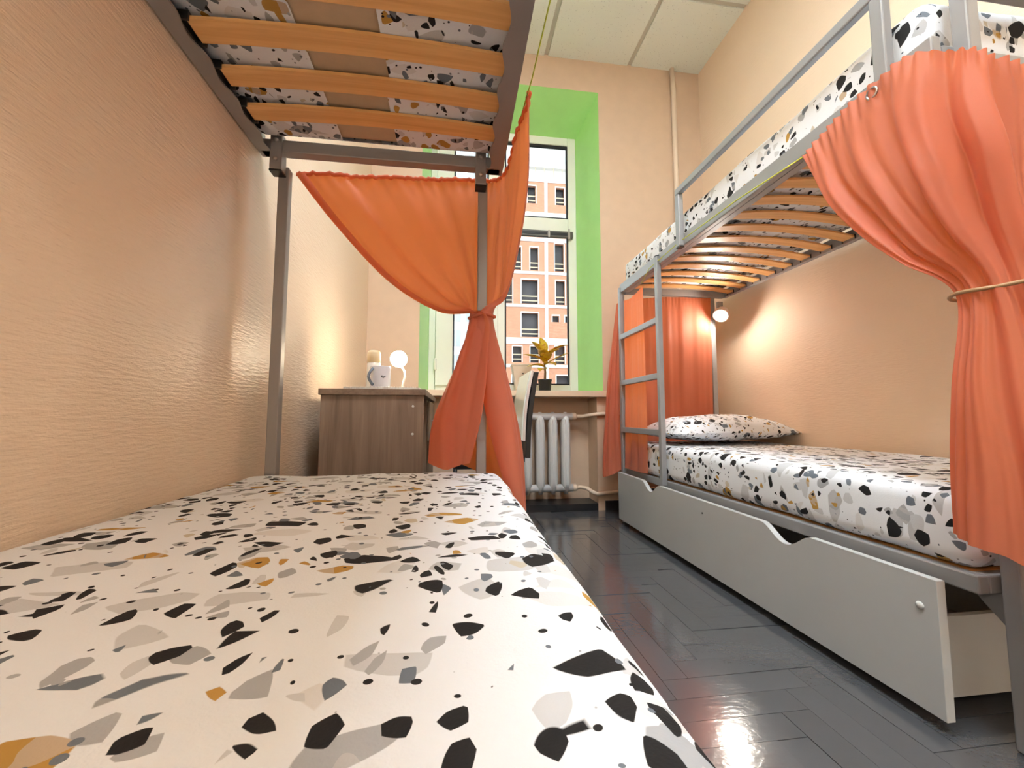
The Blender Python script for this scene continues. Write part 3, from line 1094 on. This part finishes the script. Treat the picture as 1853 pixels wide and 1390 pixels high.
mb.build('cloth', 'curtain', cl)
# turned hem running along the swag
hemp = MB()
hp = []
for j in range(0, 64):
    p = Vector(cp[j, 0])
    q = Vector(cp[j, 14])
    w = (q - p)
    for i in range(5):
        t = i / 4
        hp.append(p + w * (0.02 + t * 0.55) + Vector((0, -0.010 - 0.006 * math.sin(PI * t), 0)))
hemp.grid(hp, 5, 64)
hemp.build('hem_fold', 'curtain', cl)
band(TL, 0.046, 0.004).build('tie_band', 'curtain', cl)
# casing along the top
cs = MB()
cs.tube([tuple(Vector(cp[0, i]) + Vector((0, -0.004, 0.004 + 0.0025 * math.sin(i * 1.9)))) for i in range(0, 240, 2)], 0.007, 6)
cs.build('gathered_casing', 'curtain', cl)

cord = MB()
cord.tube([(0.19, 1.20, 1.664), (0.20, 1.05, 1.672), (0.203, 0.6, 1.676), (0.205, -0.58, 1.680)], 0.0018, 6)
tag(cord.build('curtain_cord', 'cord'), 'thin yellow cord stretched along the rail of the brownish bunk', 'cord')

# curtain tied to the near post of the right bunk
TR = (1.215, 0.742, 1.02)


def tr_(deg, dz=0.0, r=0.075):
    p = ring(TR, r, math.radians(deg))
    return (p[0], p[1], p[2] + dz)


cols = [
    (0.00, [(1.132, 1.150, 1.590), (1.128, 1.065, 1.39), (1.122, 0.955, 1.225), (1.122, 0.850, 1.105), tr_(150, -0.005), (1.118, 0.778, 0.80), (1.120, 0.795, 0.60), (1.124, 0.80, 0.475)]),
    (0.13, [(1.130, 1.06, 1.628), (1.118, 1.01, 1.43), (1.114, 0.925, 1.27), (1.118, 0.845, 1.14), tr_(165), (1.108, 0.755, 0.80), (1.104, 0.765, 0.60), (1.10, 0.77, 0.46)]),
    (0.26, [(1.128, 0.95, 1.648), (1.112, 0.92, 1.47), (1.108, 0.86, 1.30), (1.118, 0.80, 1.16), tr_(185), (1.115, 0.725, 0.80), (1.11, 0.71, 0.60), (1.108, 0.71, 0.45)]),
    (0.38, [(1.128, 0.83, 1.648), (1.112, 0.82, 1.48), (1.110, 0.785, 1.32), (1.122, 0.755, 1.17), tr_(205), (1.145, 0.685, 0.80), (1.135, 0.665, 0.60), (1.135, 0.65, 0.41)]),
    (0.50, [(1.140, 0.730, 1.580), (1.128, 0.73, 1.45), (1.13, 0.71, 1.31), (1.145, 0.70, 1.17), tr_(230), (1.18, 0.655, 0.80), (1.18, 0.63, 0.60), (1.185, 0.61, 0.40)]),
    (0.62, [(1.215, 0.705, 1.545), (1.21, 0.695, 1.42), (1.205, 0.685, 1.29), (1.20, 0.675, 1.16), tr_(262), (1.225, 0.66, 0.80), (1.245, 0.64, 0.60), (1.26, 0.63, 0.40)]),
    (0.78, [(1.40, 0.70, 1.525), (1.36, 0.69, 1.40), (1.30, 0.685, 1.27), (1.245, 0.68, 1.14), tr_(290), (1.27, 0.66, 0.80), (1.32, 0.65, 0.60), (1.34, 0.65, 0.41)]),
    (1.00, [(1.72, 0.71, 1.545), (1.60, 0.70, 1.37), (1.45, 0.695, 1.20), (1.32, 0.69, 1.09), tr_(325), (1.30, 0.70, 0.80), (1.37, 0.71, 0.60), (1.39, 0.71, 0.44)]),
]
c2 = empty('bunk_curtain', (1.205, 0.742, 0.4), 'large salmon curtain tied back with a tan cord, covering the light grey bunk mattress end', 'curtain')
mb, cp2 = curtain(cols, 360, 120, 6.5, [0.25, 0.9, 1.2, 0.85, 0.35, 0.45, 0.5, 0.55], 2.1, 0.020, 0.006)
mb.build('cloth', 'curtain', c2)
band(TR, 0.082, 0.006, thick=0.0045).build('tie_band', 'tie', c2)
rg = MB()
rg.tube([(1.125, 0.915 + 0.014 * math.cos(t * 2 * PI / 16), 1.622 + 0.014 * math.sin(t * 2 * PI / 16)) for t in range(17)], 0.003, 6)
rg.build('curtain_ring', 'bolt', c2)

cord = MB()
cord.tube([(1.134, 1.14, 1.594), (1.150, 1.5, 1.634), (1.158, 1.95, 1.652), (1.160, 2.3, 1.636), (1.176, 2.44, 1.590)], 0.0022, 6)
tag(cord.build('curtain_cord', 'cord'), 'thin yellow-green cord running along the front rail of the light grey bunk', 'cord')

# curtain hanging at the far end of the right bunk, one loose edge pulled outside the post
c3 = empty('bunk_curtain', (1.4, 2.79, 0.4), 'salmon curtain hanging behind the ladder at the pillow end of the light grey bunk', 'curtain')
cols = [
    (0.00, [(1.184, 2.44, 1.575), (1.1835, 2.44, 1.25), (1.181, 2.425, 0.90), (1.175, 2.41, 0.60), (1.165, 2.40, 0.385)]),
    (0.12, [(1.186, 2.53, 1.56), (1.185, 2.53, 1.25), (1.181, 2.53, 0.90), (1.174, 2.53, 0.60), (1.165, 2.53, 0.38)]),
    (0.26, [(1.188, 2.65, 1.55), (1.187, 2.66, 1.25), (1.183, 2.66, 0.90), (1.175, 2.67, 0.60), (1.166, 2.68, 0.38)]),
    (0.34, [(1.198, 2.738, 1.56), (1.20, 2.738, 1.25), (1.20, 2.738, 0.90), (1.195, 2.738, 0.60), (1.19, 2.738, 0.38)]),
    (0.60, [(1.45, 2.748, 1.60), (1.45, 2.748, 1.25), (1.45, 2.748, 0.90), (1.45, 2.748, 0.60), (1.45, 2.748, 0.38)]),
    (1.00, [(1.862, 2.750, 1.612), (1.858, 2.750, 1.25), (1.852, 2.750, 0.90), (1.85, 2.75, 0.60), (1.85, 2.75, 0.38)]),
]
mb, _ = curtain(cols, 200, 60, 9.0, [0.4, 0.6, 0.7, 0.7, 0.7], 4.0, 0.0055, 0.002)
mb.build('cloth', 'curtain', c3)
cols = [
    (0.0, [(1.188, 2.80, 1.56), (1.175, 2.805, 1.25), (1.165, 2.81, 0.90), (1.165, 2.81, 0.60), (1.185, 2.81, 0.37)]),
    (0.3, [(1.174, 2.80, 1.56), (1.15, 2.81, 1.25), (1.13, 2.82, 0.90), (1.12, 2.83, 0.60), (1.13, 2.83, 0.33)]),
    (0.6, [(1.162, 2.81, 1.56), (1.13, 2.83, 1.25), (1.09, 2.84, 0.90), (1.07, 2.86, 0.60), (1.055, 2.86, 0.30)]),
    (0.8, [(1.166, 2.82, 1.56), (1.14, 2.86, 1.25), (1.11, 2.88, 0.90), (1.09, 2.90, 0.60), (1.085, 2.90, 0.32)]),
    (1.0, [(1.185, 2.82, 1.56), (1.17, 2.87, 1.25), (1.16, 2.90, 0.90), (1.16, 2.92, 0.60), (1.17, 2.92, 0.36)]),
]
mb, _ = curtain(cols, 80, 60, 3.0, [0.1, 0.6, 0.9, 1.0, 0.9], 1.0, 0.010, 0.0)
mb.build('outer_fold', 'curtain', c3)

# ------------------------------------------------------------------ lamps
def clip_lamp(c, d, label, group, bulb='bulb'):
    """bulb at c, shell axis d"""
    r = empty('clip_lamp', c, label, 'lamp', group)
    c, d = Vector(c), Vector(d).normalized()
    MB().lathe([(0.001, -0.040), (0.016, -0.037), (0.030, -0.024), (0.036, -0.006), (0.036, 0.008), (0.029, 0.026), (0.016, 0.038), (0.001, 0.042)], c, 24, d).build('bulb', bulb, r)
    k = c + d * 0.03
    MB().lathe([(0.047, -0.036), (0.052, -0.034), (0.051, 0.0), (0.040, 0.030), (0.024, 0.046), (0.010, 0.052), (0.002, 0.047), (0.020, 0.040), (0.036, 0.026), (0.047, 0.0)], k, 24, d).build('shade', 'shell', r)
    e = k + d * 0.05
    MB().tube([e, e + Vector((0.0, 0.02, 0.012)), e + Vector((0.0, 0.035, 0.03))], 0.006, 8).build('stem', 'shell', r)
    MB().box(e.x - 0.02, e.x + 0.02, e.y + 0.028, e.y + 0.052, e.z + 0.018, e.z + 0.07).build('clip', 'metal', r, bevel=0.003)
    return r


clip_lamp((1.870, 2.650, 1.455), (0.606, 0.466, 0.641), 'glowing bulb in a clip-on lamp at the pillow end of the light grey bunk', None)
clip_lamp((-0.50, -0.50, 1.42), (0.1, -0.35, 0.9), 'added unseen clip-on fill lamp at the foot end of the brownish bunk', None, 'foot_fill_bulb')  # invented lamp behind the camera, fills the left bunk with light

# ------------------------------------------------------------------ desk against the left wall, seen from its end
desk = empty('desk', (-0.36, 2.33, 0), 'ash-brown laminate desk pushed against the wall below the window', 'desk')
B(-0.600, -0.137, 1.89, 2.79, 0.830, 0.858).build('desk_top', 'desk_top', desk, bevel=0.002)
ep = B(-0.592, -0.146, 1.90, 1.922, 0, 0.830).build('end_panel', 'desk', desk, bevel=0.001)
B(-0.592, -0.146, 2.76, 2.78, 0, 0.830).build('end_panel', 'desk', desk)
B(-0.592, -0.575, 1.922, 2.76, 0.35, 0.830).build('back_panel', 'desk', desk)
B(-0.575, -0.16, 2.32, 2.338, 0, 0.830).build('partition', 'desk', desk)
for zz in (0.78, 0.655):
    MB().lathe([(0.006, 0), (0.006, 0.0012), (0.003, 0.0016)], (-0.193, 1.8995, zz), 12, (0, -1, 0)).build('screw_cap', 'screw', ep)
dr = B(-0.158, -0.146, 2.345, 2.755, 0.60, 0.82).build('drawer', 'desk', desk, bevel=0.002)
MB().tube([(-0.145, 2.50, 0.71), (-0.130, 2.51, 0.71), (-0.130, 2.59, 0.71), (-0.145, 2.60, 0.71)], 0.004, 8).build('handle', 'bolt', dr)

DT = 0.858
nb = empty('notebook', (-0.33, 2.05, DT), 'open spiral notebook lying on the desk under the mug', 'notebook')
MB().prism([(-0.515, 1.965), (-0.170, 1.955), (-0.165, 2.14), (-0.49, 2.15)], 'z', DT + 0.0005, DT + 0.011).build('pages', 'paper', nb)
sp = MB()
for i in range(46):
    x = -0.51 + i * 0.0073
    yv = 1.962 - 0.01 * i / 46
    sp.tube([(x, yv + 0.007 * math.cos(2 * PI * t / 8), DT + 0.0085 + 0.007 * math.sin(2 * PI * t / 8)) for t in range(9)], 0.0011, 5)
sp.build('spiral_wire', 'wire', nb)

mug = empty('mug', (-0.362, 2.03, DT + 0.011), 'white ceramic mug with a slate handle and small dark script', 'mug')
mz = DT + 0.0115
MB().lathe([(0.040, 0.0), (0.045, 0.004), (0.0465, 0.02), (0.047, 0.102), (0.0455, 0.105), (0.043, 0.102), (0.042, 0.012), (0.002, 0.009)], (-0.362, 2.03, mz), 36).build('cup', 'mug', mug)
hpts = []
for k in range(13):
    a = PI * (k / 12)
    ang = math.radians(232)
    rr = 0.0455 + 0.026 * math.sin(a)
    hpts.append((-0.362 + rr * math.cos(ang), 2.03 + rr * math.sin(ang), mz + 0.092 - 0.078 * k / 12))
MB().tube(hpts, [0.008] + [0.0065] * 11 + [0.008], 10).build('handle', 'mug_handle', mug)
ink = MB()
ip = []
for k in range(60):
    t = k / 59
    ang = math.radians(283 + t * 26)
    zz = mz + 0.052 + 0.006 * math.sin(t * 5 * 2 * PI) * (1 - 0.5 * t) + 0.002 * math.sin(t * 9)
    ip.append((-0.362 + 0.0473 * math.cos(ang), 2.03 + 0.0473 * math.sin(ang), zz))
ink.tube(ip, 0.0008, 5)
ink.build('script_print', 'ink', mug)

can = empty('spray_can', (-0.410, 2.11, DT + 0.011), 'white spray bottle with a pale frosted cap behind the mug', 'spray bottle')
cz = DT + 0.0115
MB().lathe([(0.031, 0.0), (0.033, 0.004), (0.033, 0.125), (0.030, 0.133)], (-0.410, 2.11, cz), 28).build('body', 'can', can)
MB().lathe([(0.0325, 0.1335), (0.0325, 0.180), (0.029, 0.190), (0.020, 0.195), (0.002, 0.196)], (-0.410, 2.11, cz), 28).build('cap', 'cap', can)

lamp = empty('desk_lamp', (-0.285, 2.24, DT), 'gooseneck desk lamp with a glowing round bulb on the desk', 'lamp')
MB().lathe([(0.045, 0), (0.047, 0.004), (0.044, 0.014), (0.012, 0.020), (0.006, 0.026)], (-0.285, 2.24, DT), 28).build('base', 'wire', lamp)
MB().tube([(-0.285, 2.24, DT + 0.02), (-0.283, 2.24, DT + 0.05), (-0.272, 2.24, DT + 0.09), (-0.276, 2.238, DT + 0.12), (-0.292, 2.235, DT + 0.143)], 0.0055, 10).build('neck', 'wire', lamp)
MB().lathe([(0.001, -0.044)] + [(0.044 * math.cos(a), 0.044 * math.sin(a)) for a in np.linspace(-1.35, 1.35, 12)] + [(0.001, 0.044)], (-0.305, 2.225, DT + 0.182), 28).build('globe', 'globe', lamp)

# ------------------------------------------------------------------ chair beside the desk
ch = empty('desk_chair', (0.2, 2.5, 0), 'chair with a glossy white backrest pad and black shell facing the desk', 'chair')


def slab(y0, y1, p, q, t0, t1):
    """sheet from p=(x,z) bottom to q=(x,z) top, thickness offsets along +x"""
    m = MB()
    n = 10
    vs, fs = [], []
    for i in range(n + 1):
        t = i / n
        x = p[0] + (q[0] - p[0]) * t + 0.012 * math.sin(PI * t) * -1
        z = p[1] + (q[1] - p[1]) * t
        vs += [(x + t0, y0, z), (x + t1, y0, z), (x + t1, y1, z), (x + t0, y1, z)]
    for i in range(n):
        a, b = 4 * i, 4 * (i + 1)
        fs += [(a + k, a + (k + 1) % 4, b + (k + 1) % 4, b + k) for k in range(4)]
    fs += [(0, 1, 2, 3), (4 * n + 3, 4 * n + 2, 4 * n + 1, 4 * n)]
    return m.add(vs, fs)


slab(2.30, 2.70, (0.372, 0.60), (0.424, 0.995), -0.004, 0.003).build('backrest_pad', 'chair_white', ch)
slab(2.298, 2.702, (0.375, 0.595), (0.427, 0.998), 0.001, 0.016).build('backrest_frame', 'chair_edge', ch, bevel=0.002)
slab(2.296, 2.704, (0.375, 0.50), (0.427, 0.990), 0.0165, 0.044).build('backrest_shell', 'black_plastic', ch, bevel=0.003)
soft_box(-0.02, 0.385, 2.30, 2.70, 0.44, 0.505, 0.025, 0.06).build('seat', 'black_plastic', ch)
for (x, y) in ((0.0, 2.32), (0.36, 2.32), (0.0, 2.68), (0.36, 2.68)):
    MB().tube([(x, y, 0.445), (x + (0.02 if x > 0.1 else -0.02), y, 0.0)], 0.012, 10).build('leg', 'black_plastic', ch)
for y in (2.40, 2.60):
    MB().tube([(0.34, y, 0.45), (0.395, y, 0.47), (0.405, y, 0.62)], 0.010, 8).build('back_bracket', 'black_plastic', ch)

# ------------------------------------------------------------------ radiator and pipes
rad = empty('radiator', (0.55, 3.24, 0.10), 'white cast-iron radiator of rounded columns under the windowsill', 'radiator')


def section_mesh():
    m = MB()
    prof = []
    n = 14
    for i in range(n + 1):
        z = 0.115 + 0.655 * i / n
        t = i / n
        e = min(1.0, min(t, 1 - t) * 6.5 + 0.22)
        prof.append((z, e))
    k = 14
    vs, fs = [], []
    for z, e in prof:
        for q in range(k):
            a = 2 * PI * q / k
            vs.append((0.037 * e ** 0.7 * math.copysign(abs(math.cos(a)) ** 0.8, math.cos(a)), 0.055 * e * math.copysign(abs(math.sin(a)) ** 0.9, math.sin(a)), z))
    for i in range(n):
        for q in range(k):
            fs.append((i * k + q, i * k + (q + 1) % k, (i + 1) * k + (q + 1) % k, (i + 1) * k + q))
    fs += [tuple(reversed(range(k))), tuple(n * k + q for q in range(k))]
    m.add(vs, fs, True)
    for s in (-1, 1):
        m.box(s * 0.012 - 0.002, s * 0.012 + 0.002, -0.058, -0.045, 0.18, 0.71)
    me = m.mesh('section')
    me.materials.append(M['iron'])
    return me


sme = section_mesh()
for i in range(7):
    place(sme, 'section', rad, (0.878 - i * 0.104, 3.24, 0.0))
for zz in (0.735, 0.165):
    MB().tube([(0.20, 3.24, zz), (0.935, 3.24, zz)], 0.030, 14).build('header', 'iron', rad)
for zz in (0.735, 0.165):
    MB().lathe([(0.026, 0), (0.030, 0.006), (0.030, 0.03), (0.022, 0.04)], (0.93, 3.24, zz), 16, (1, 0, 0)).build('valve', 'pipe', rad)
hp_ = MB()
hp_.tube([(0.965, 3.24, 0.735), (1.02, 3.235, 0.735), (1.06, 3.17, 0.745), (1.10, 3.128, 0.752), (1.16, 3.128, 0.757), (1.5, 3.128, 0.757), (1.83, 3.128, 0.757)], 0.015, 10)
tag(hp_.build('heating_pipe', 'pipe'), 'cream heating pipe leaving the radiator top towards the bunk curtain', 'pipe')
hp_ = MB()
hp_.tube([(0.965, 3.24, 0.165), (1.0, 3.24, 0.168), (1.04, 3.20, 0.165), (1.075, 3.145, 0.14), (1.10, 3.128, 0.132), (1.2, 3.128, 0.140), (1.6, 3.128, 0.158), (1.80, 3.128, 0.158)], 0.015, 10)
tag(hp_.build('heating_pipe', 'pipe'), 'cream heating pipe leaving the radiator bottom low along the wall', 'pipe')
hp_ = MB()
hp_.tube([(1.845, 3.126, 0.02), (1.845, 3.126, 1.5), (1.845, 3.126, 3.5), (1.838, 3.13, ZC - 0.001)], 0.021, 14)
tag(hp_.build('riser_pipe', 'pipe'), 'tall cream riser pipe on the wall from floor to ceiling beside the niche', 'pipe')

# ------------------------------------------------------------------ things on the windowsill
PX, PY = 0.715, 3.25
pt = empty('potted_croton', (PX, PY, SILL), 'yellow-leaved croton in a small black pot on the windowsill', 'potted plant')
MB().lathe([(0.042, 0), (0.046, 0.004), (0.054, 0.085), (0.057, 0.088), (0.057, 0.100), (0.051, 0.100), (0.049, 0.080), (0.002, 0.080)], (PX, PY, SILL), 28).build('pot', 'pot', pt)
MB().lathe([(0.049, 0.0), (0.049, 0.010), (0.03, 0.016), (0.002, 0.018)], (PX, PY, SILL + 0.079), 20).build('soil', 'soil', pt)
MB().tube([(PX, PY, SILL + 0.08), (PX + 0.004, PY, SILL + 0.16), (PX - 0.004, PY, SILL + 0.24), (PX, PY, SILL + 0.33)], [0.011, 0.009, 0.007, 0.004], 10).build('stem', 'stem', pt)


def leaf(base, az, elev, length, width, droop):
    m = MB()
    n, k = 10, 5
    pts = []
    d = Vector((math.cos(az), math.sin(az), 0))
    side = Vector((-math.sin(az), math.cos(az), 0))
    for i in range(n + 1):
        t = i / n
        e = elev - droop * t
        if i == 0:
            p = Vector(base)
        else:
            p = p + (d * math.cos(e) + Vector((0, 0, math.sin(e)))) * (length / n)
        up = Vector((0, 0, math.cos(e))) - d * math.sin(e)
        w = width * (math.sin(PI * min(1, t * 0.93 + 0.07)) ** 0.8) * (1 if t < 0.98 else 0.1)
        for j in range(k):
            s = -1 + 2 * j / (k - 1)
            pts.append(p + side * (s * w) + up * (0.35 * w * abs(s) ** 1.5))
    m.grid(pts, k, n + 1)
    ob = m.build('leaf', 'croton', pt)
    sd = ob.modifiers.new('thickness', 'SOLIDIFY')
    sd.thickness = 0.0012
    return ob


random.seed(11)
for (zz, az, el, ln, wd, dr_) in ((0.33, 2.0, 1.25, 0.16, 0.042, 0.1), (0.30, 3.6, 0.95, 0.18, 0.044, 0.4), (0.30, -0.35, 0.75, 0.22, 0.040, 0.5),
                                  (0.27, 3.3, 0.45, 0.20, 0.032, 0.4), (0.26, 4.7, 0.9, 0.14, 0.050, 0.8), (0.24, -0.1, 0.55, 0.23, 0.024, 0.15),
                                  (0.22, 3.5, 0.35, 0.17, 0.034, 0.7), (0.24, 5.2, 0.35, 0.14, 0.042, 0.9), (0.27, 1.4, 0.6, 0.15, 0.036, 0.5),
                                  (0.20, 4.2, 0.2, 0.14, 0.036, 0.7), (0.28, 4.3, 0.8, 0.16, 0.044, 0.7), (0.29, 5.6, 0.8, 0.15, 0.040, 0.6)):
    leaf((PX, PY, SILL + zz - 0.02), az, el, ln, wd, dr_)

bx = empty('tapered_box', (0.545, 3.405, SILL), 'cream tapered box with a small dark mark on the windowsill beside the plant', 'box')
tb = MB()
w0, w1, hgt = 0.045, 0.083, 0.225
vs = [(0.545 + sx * w, 3.405 + sy * w * 0.7, SILL + z) for z, w in ((0.0, w0), (hgt, w1)) for sx, sy in ((-1, -1), (1, -1), (1, 1), (-1, 1))]
tb.add(vs, [(3, 2, 1, 0), (4, 5, 6, 7), (0, 1, 5, 4), (1, 2, 6, 5), (2, 3, 7, 6), (3, 0, 4, 7)])
tb.build('body', 'box', bx, bevel=0.003)
B(0.545 - 0.086, 0.545 + 0.086, 3.405 - 0.061, 3.405 + 0.061, SILL + hgt, SILL + hgt + 0.012).build('rim', 'box', bx, bevel=0.002)
mk = MB()
mk.tube([(0.552 + 0.010 * math.cos(a), 3.3505 - 0.0012, SILL + 0.150 + 0.010 * math.sin(a)) for a in np.linspace(2.9, -0.6, 9)] + [(0.545, 3.3505, SILL + 0.128), (0.566, 3.3505, SILL + 0.128)], 0.0028, 6)
mk.build('mark', 'ink', bx)

# ------------------------------------------------------------------ outside
YD = 40.0
bld = empty('brick_building', (9, YD + 3, -9), 'unfinished orange brick apartment block with pale concrete floors across the street', 'building')
B(3.9, 20.0, YD + 0.9, YD + 6.0, -9.0, 29.0).build('interior_core', 'opening', bld)


def bay(x0, x1, z0, z1, ops):
    """masonry infill around openings; ops (xa, xb, za, zb) sorted by x"""
    m = []
    cur = x0
    for (xa, xb, za, zb) in ops:
        if xa > cur:
            m.append((cur, xa, z0, z1))
        if za > z0:
            m.append((xa, xb, z0, za))
        if zb < z1:
            m.append((xa, xb, zb, z1))
        cur = max(cur, xb)
    if cur < x1:
        m.append((cur, x1, z0, z1))
    for (a, b, c, d) in m:
        B(a, b, YD, YD + 0.35, c, d).build('brick_panel', 'brick', bld)
    for (xa, xb, za, zb) in ops:
        w = B(xa, xb, YD + 0.7, YD + 0.8, za, zb).build('window_opening', 'opening', bld)
        ln = MB()
        ln.box(xa - 0.08, xb + 0.08, YD - 0.02, YD - 0.001, zb, zb + 0.14)
        ln.box(xa - 0.10, xa - 0.001, YD - 0.02, YD - 0.001, za, zb).box(xb + 0.001, xb + 0.10, YD - 0.02, YD - 0.001, za, zb)
        ln.build('surround', 'concrete', w)
        if zb - za > 1.5:
            r = MB()
            r.box(xa, xb, YD + 0.1, YD + 0.16, za + 0.75, za + 0.87).box(xa, xb, YD + 0.1, YD + 0.16, za + 0.28, za + 0.40)
            r.build('railing', 'railing', w)


fl = [(5.91, 7.95), (8.60, 11.73), (12.02, 15.18), (15.47, 18.62), (19.03, 20.98), (21.75, 25.03)]
A, Bb, Cc = (3.9, 8.85), (9.19, 14.2), (14.55, 20.0)
r1 = [(5.62, 6.41, 15.6, 17.97), (7.35, 8.19, 15.6, 18.0)]
r1b = [(9.93, 10.88, 15.6, 18.5), (12.2, 13.4, 15.6, 18.0)]
r2 = [(4.66, 5.50, 12.1, 14.58), (6.46, 8.12, 12.1, 14.59)]
r2b = [(10.0, 10.96, 12.1, 14.6), (12.2, 13.4, 12.1, 14.6)]
r3 = [(6.45, 8.16, 8.7, 11.15)]
r3b = [(9.64, 10.34, 10.29, 10.94), (10.95, 11.6, 10.29, 10.94), (12.4, 13.6, 8.7, 11.15)]
r4 = [(5.56, 6.45, 6.1, 7.71), (7.34, 8.2, 6.1, 7.75)]
r4b = [(9.89, 10.88, 6.0, 7.8), (12.2, 13.4, 6.0, 7.8)]
r6 = [(4.9, 5.7, 22.7, 24.56), (7.11, 7.94, 22.7, 24.56)]
r6b = [(10.09, 11.0, 22.7, 24.56), (12.3, 13.2, 22.7, 24.56)]
for (zz, a_, b_) in ((fl[0], r4, r4b), (fl[1], r3, r3b), (fl[2], r2, r2b), (fl[3], r1, r1b), (fl[4], [], []), (fl[5], r6, r6b)):
    bay(A[0], A[1], zz[0], zz[1], a_)
    bay(Bb[0], Bb[1], zz[0], zz[1], b_)
    bay(Cc[0], Cc[1], zz[0], zz[1], [(15.6, 16.7, zz[0] + 0.2, zz[1] - 0.5), (18.0, 19.1, zz[0] + 0.2, zz[1] - 0.5)] if zz[1] - zz[0] > 2 else [])
for zz in (-2.0, 2.0):
    bay(3.9, 20.0, zz, zz + 3.6, [(5.5, 6.8, zz + 0.6, zz + 2.8), (10, 11.3, zz + 0.6, zz + 2.8), (15, 16.3, zz + 0.6, zz + 2.8)])
B(3.9, 20.0, YD, YD + 0.35, -9.0, -2.3).build('base_wall', 'concrete', bld)
for (za, zb) in ((-2.3, -2.0), (1.6, 2.0), (5.6, 5.91), (7.95, 8.60), (11.73, 12.02), (15.18, 15.47), (18.62, 19.03), (20.98, 21.75), (25.03, 25.4)):
    B(3.88, 20.02, YD - 0.08, YD + 0.36, za, zb).build('floor_slab', 'concrete', bld)
for (xa, xb) in ((8.85, 9.19), (14.2, 14.55), (3.6, 3.9)):
    B(xa, xb, YD - 0.06, YD + 0.36, -9.0, 25.4).build('column', 'concrete', bld)
# attic storey, pale cladding with a row of small windows and a scaffold rail
par = B(3.6, 20.0, YD + 0.1, YD + 0.8, 25.4, 30.0).build('attic_wall', 'concrete', bld)
for k in range(8):
    xa = 8.36 + k * 0.90
    B(xa, xa + 0.72, YD + 0.06, YD + 0.099, 27.25, 28.05).build('attic_window', 'white_pane', bld)
B(3.6, 20.0, YD - 0.35, YD + 0.1, 26.45, 26.62).build('cornice', 'concrete', bld)
for k in range(12):
    B(5.0 + k * 0.95, 5.05 + k * 0.95, YD - 0.30, YD - 0.25, 25.4, 26.45).build('scaffold_post', 'railing', bld)

wbld = empty('white_building', (-3, 44, -9), 'bright white office block with a grid of pale windows beside the brick block', 'building')
B(-14.0, 3.5, 44.0, 50.0, -9.0, 36.0).build('wall', 'white_facade', wbld)
for iz in range(-2, 12):
    for ix in range(-6, 3):
        xa = -0.62 + ix * 1.62
        za = 5.6 + iz * 2.7
        w = B(xa, xa + 1.02, 43.94, 43.999, za, za + 1.7).build('window', 'white_pane', wbld)
        B(xa + 0.48, xa + 0.54, 43.90, 43.939, za, za + 1.7).build('glazing_bar', 'white_facade', w)
struct(B(-60, 60, 5.0, 80, -9.2, -9.0).build('street', 'street'))
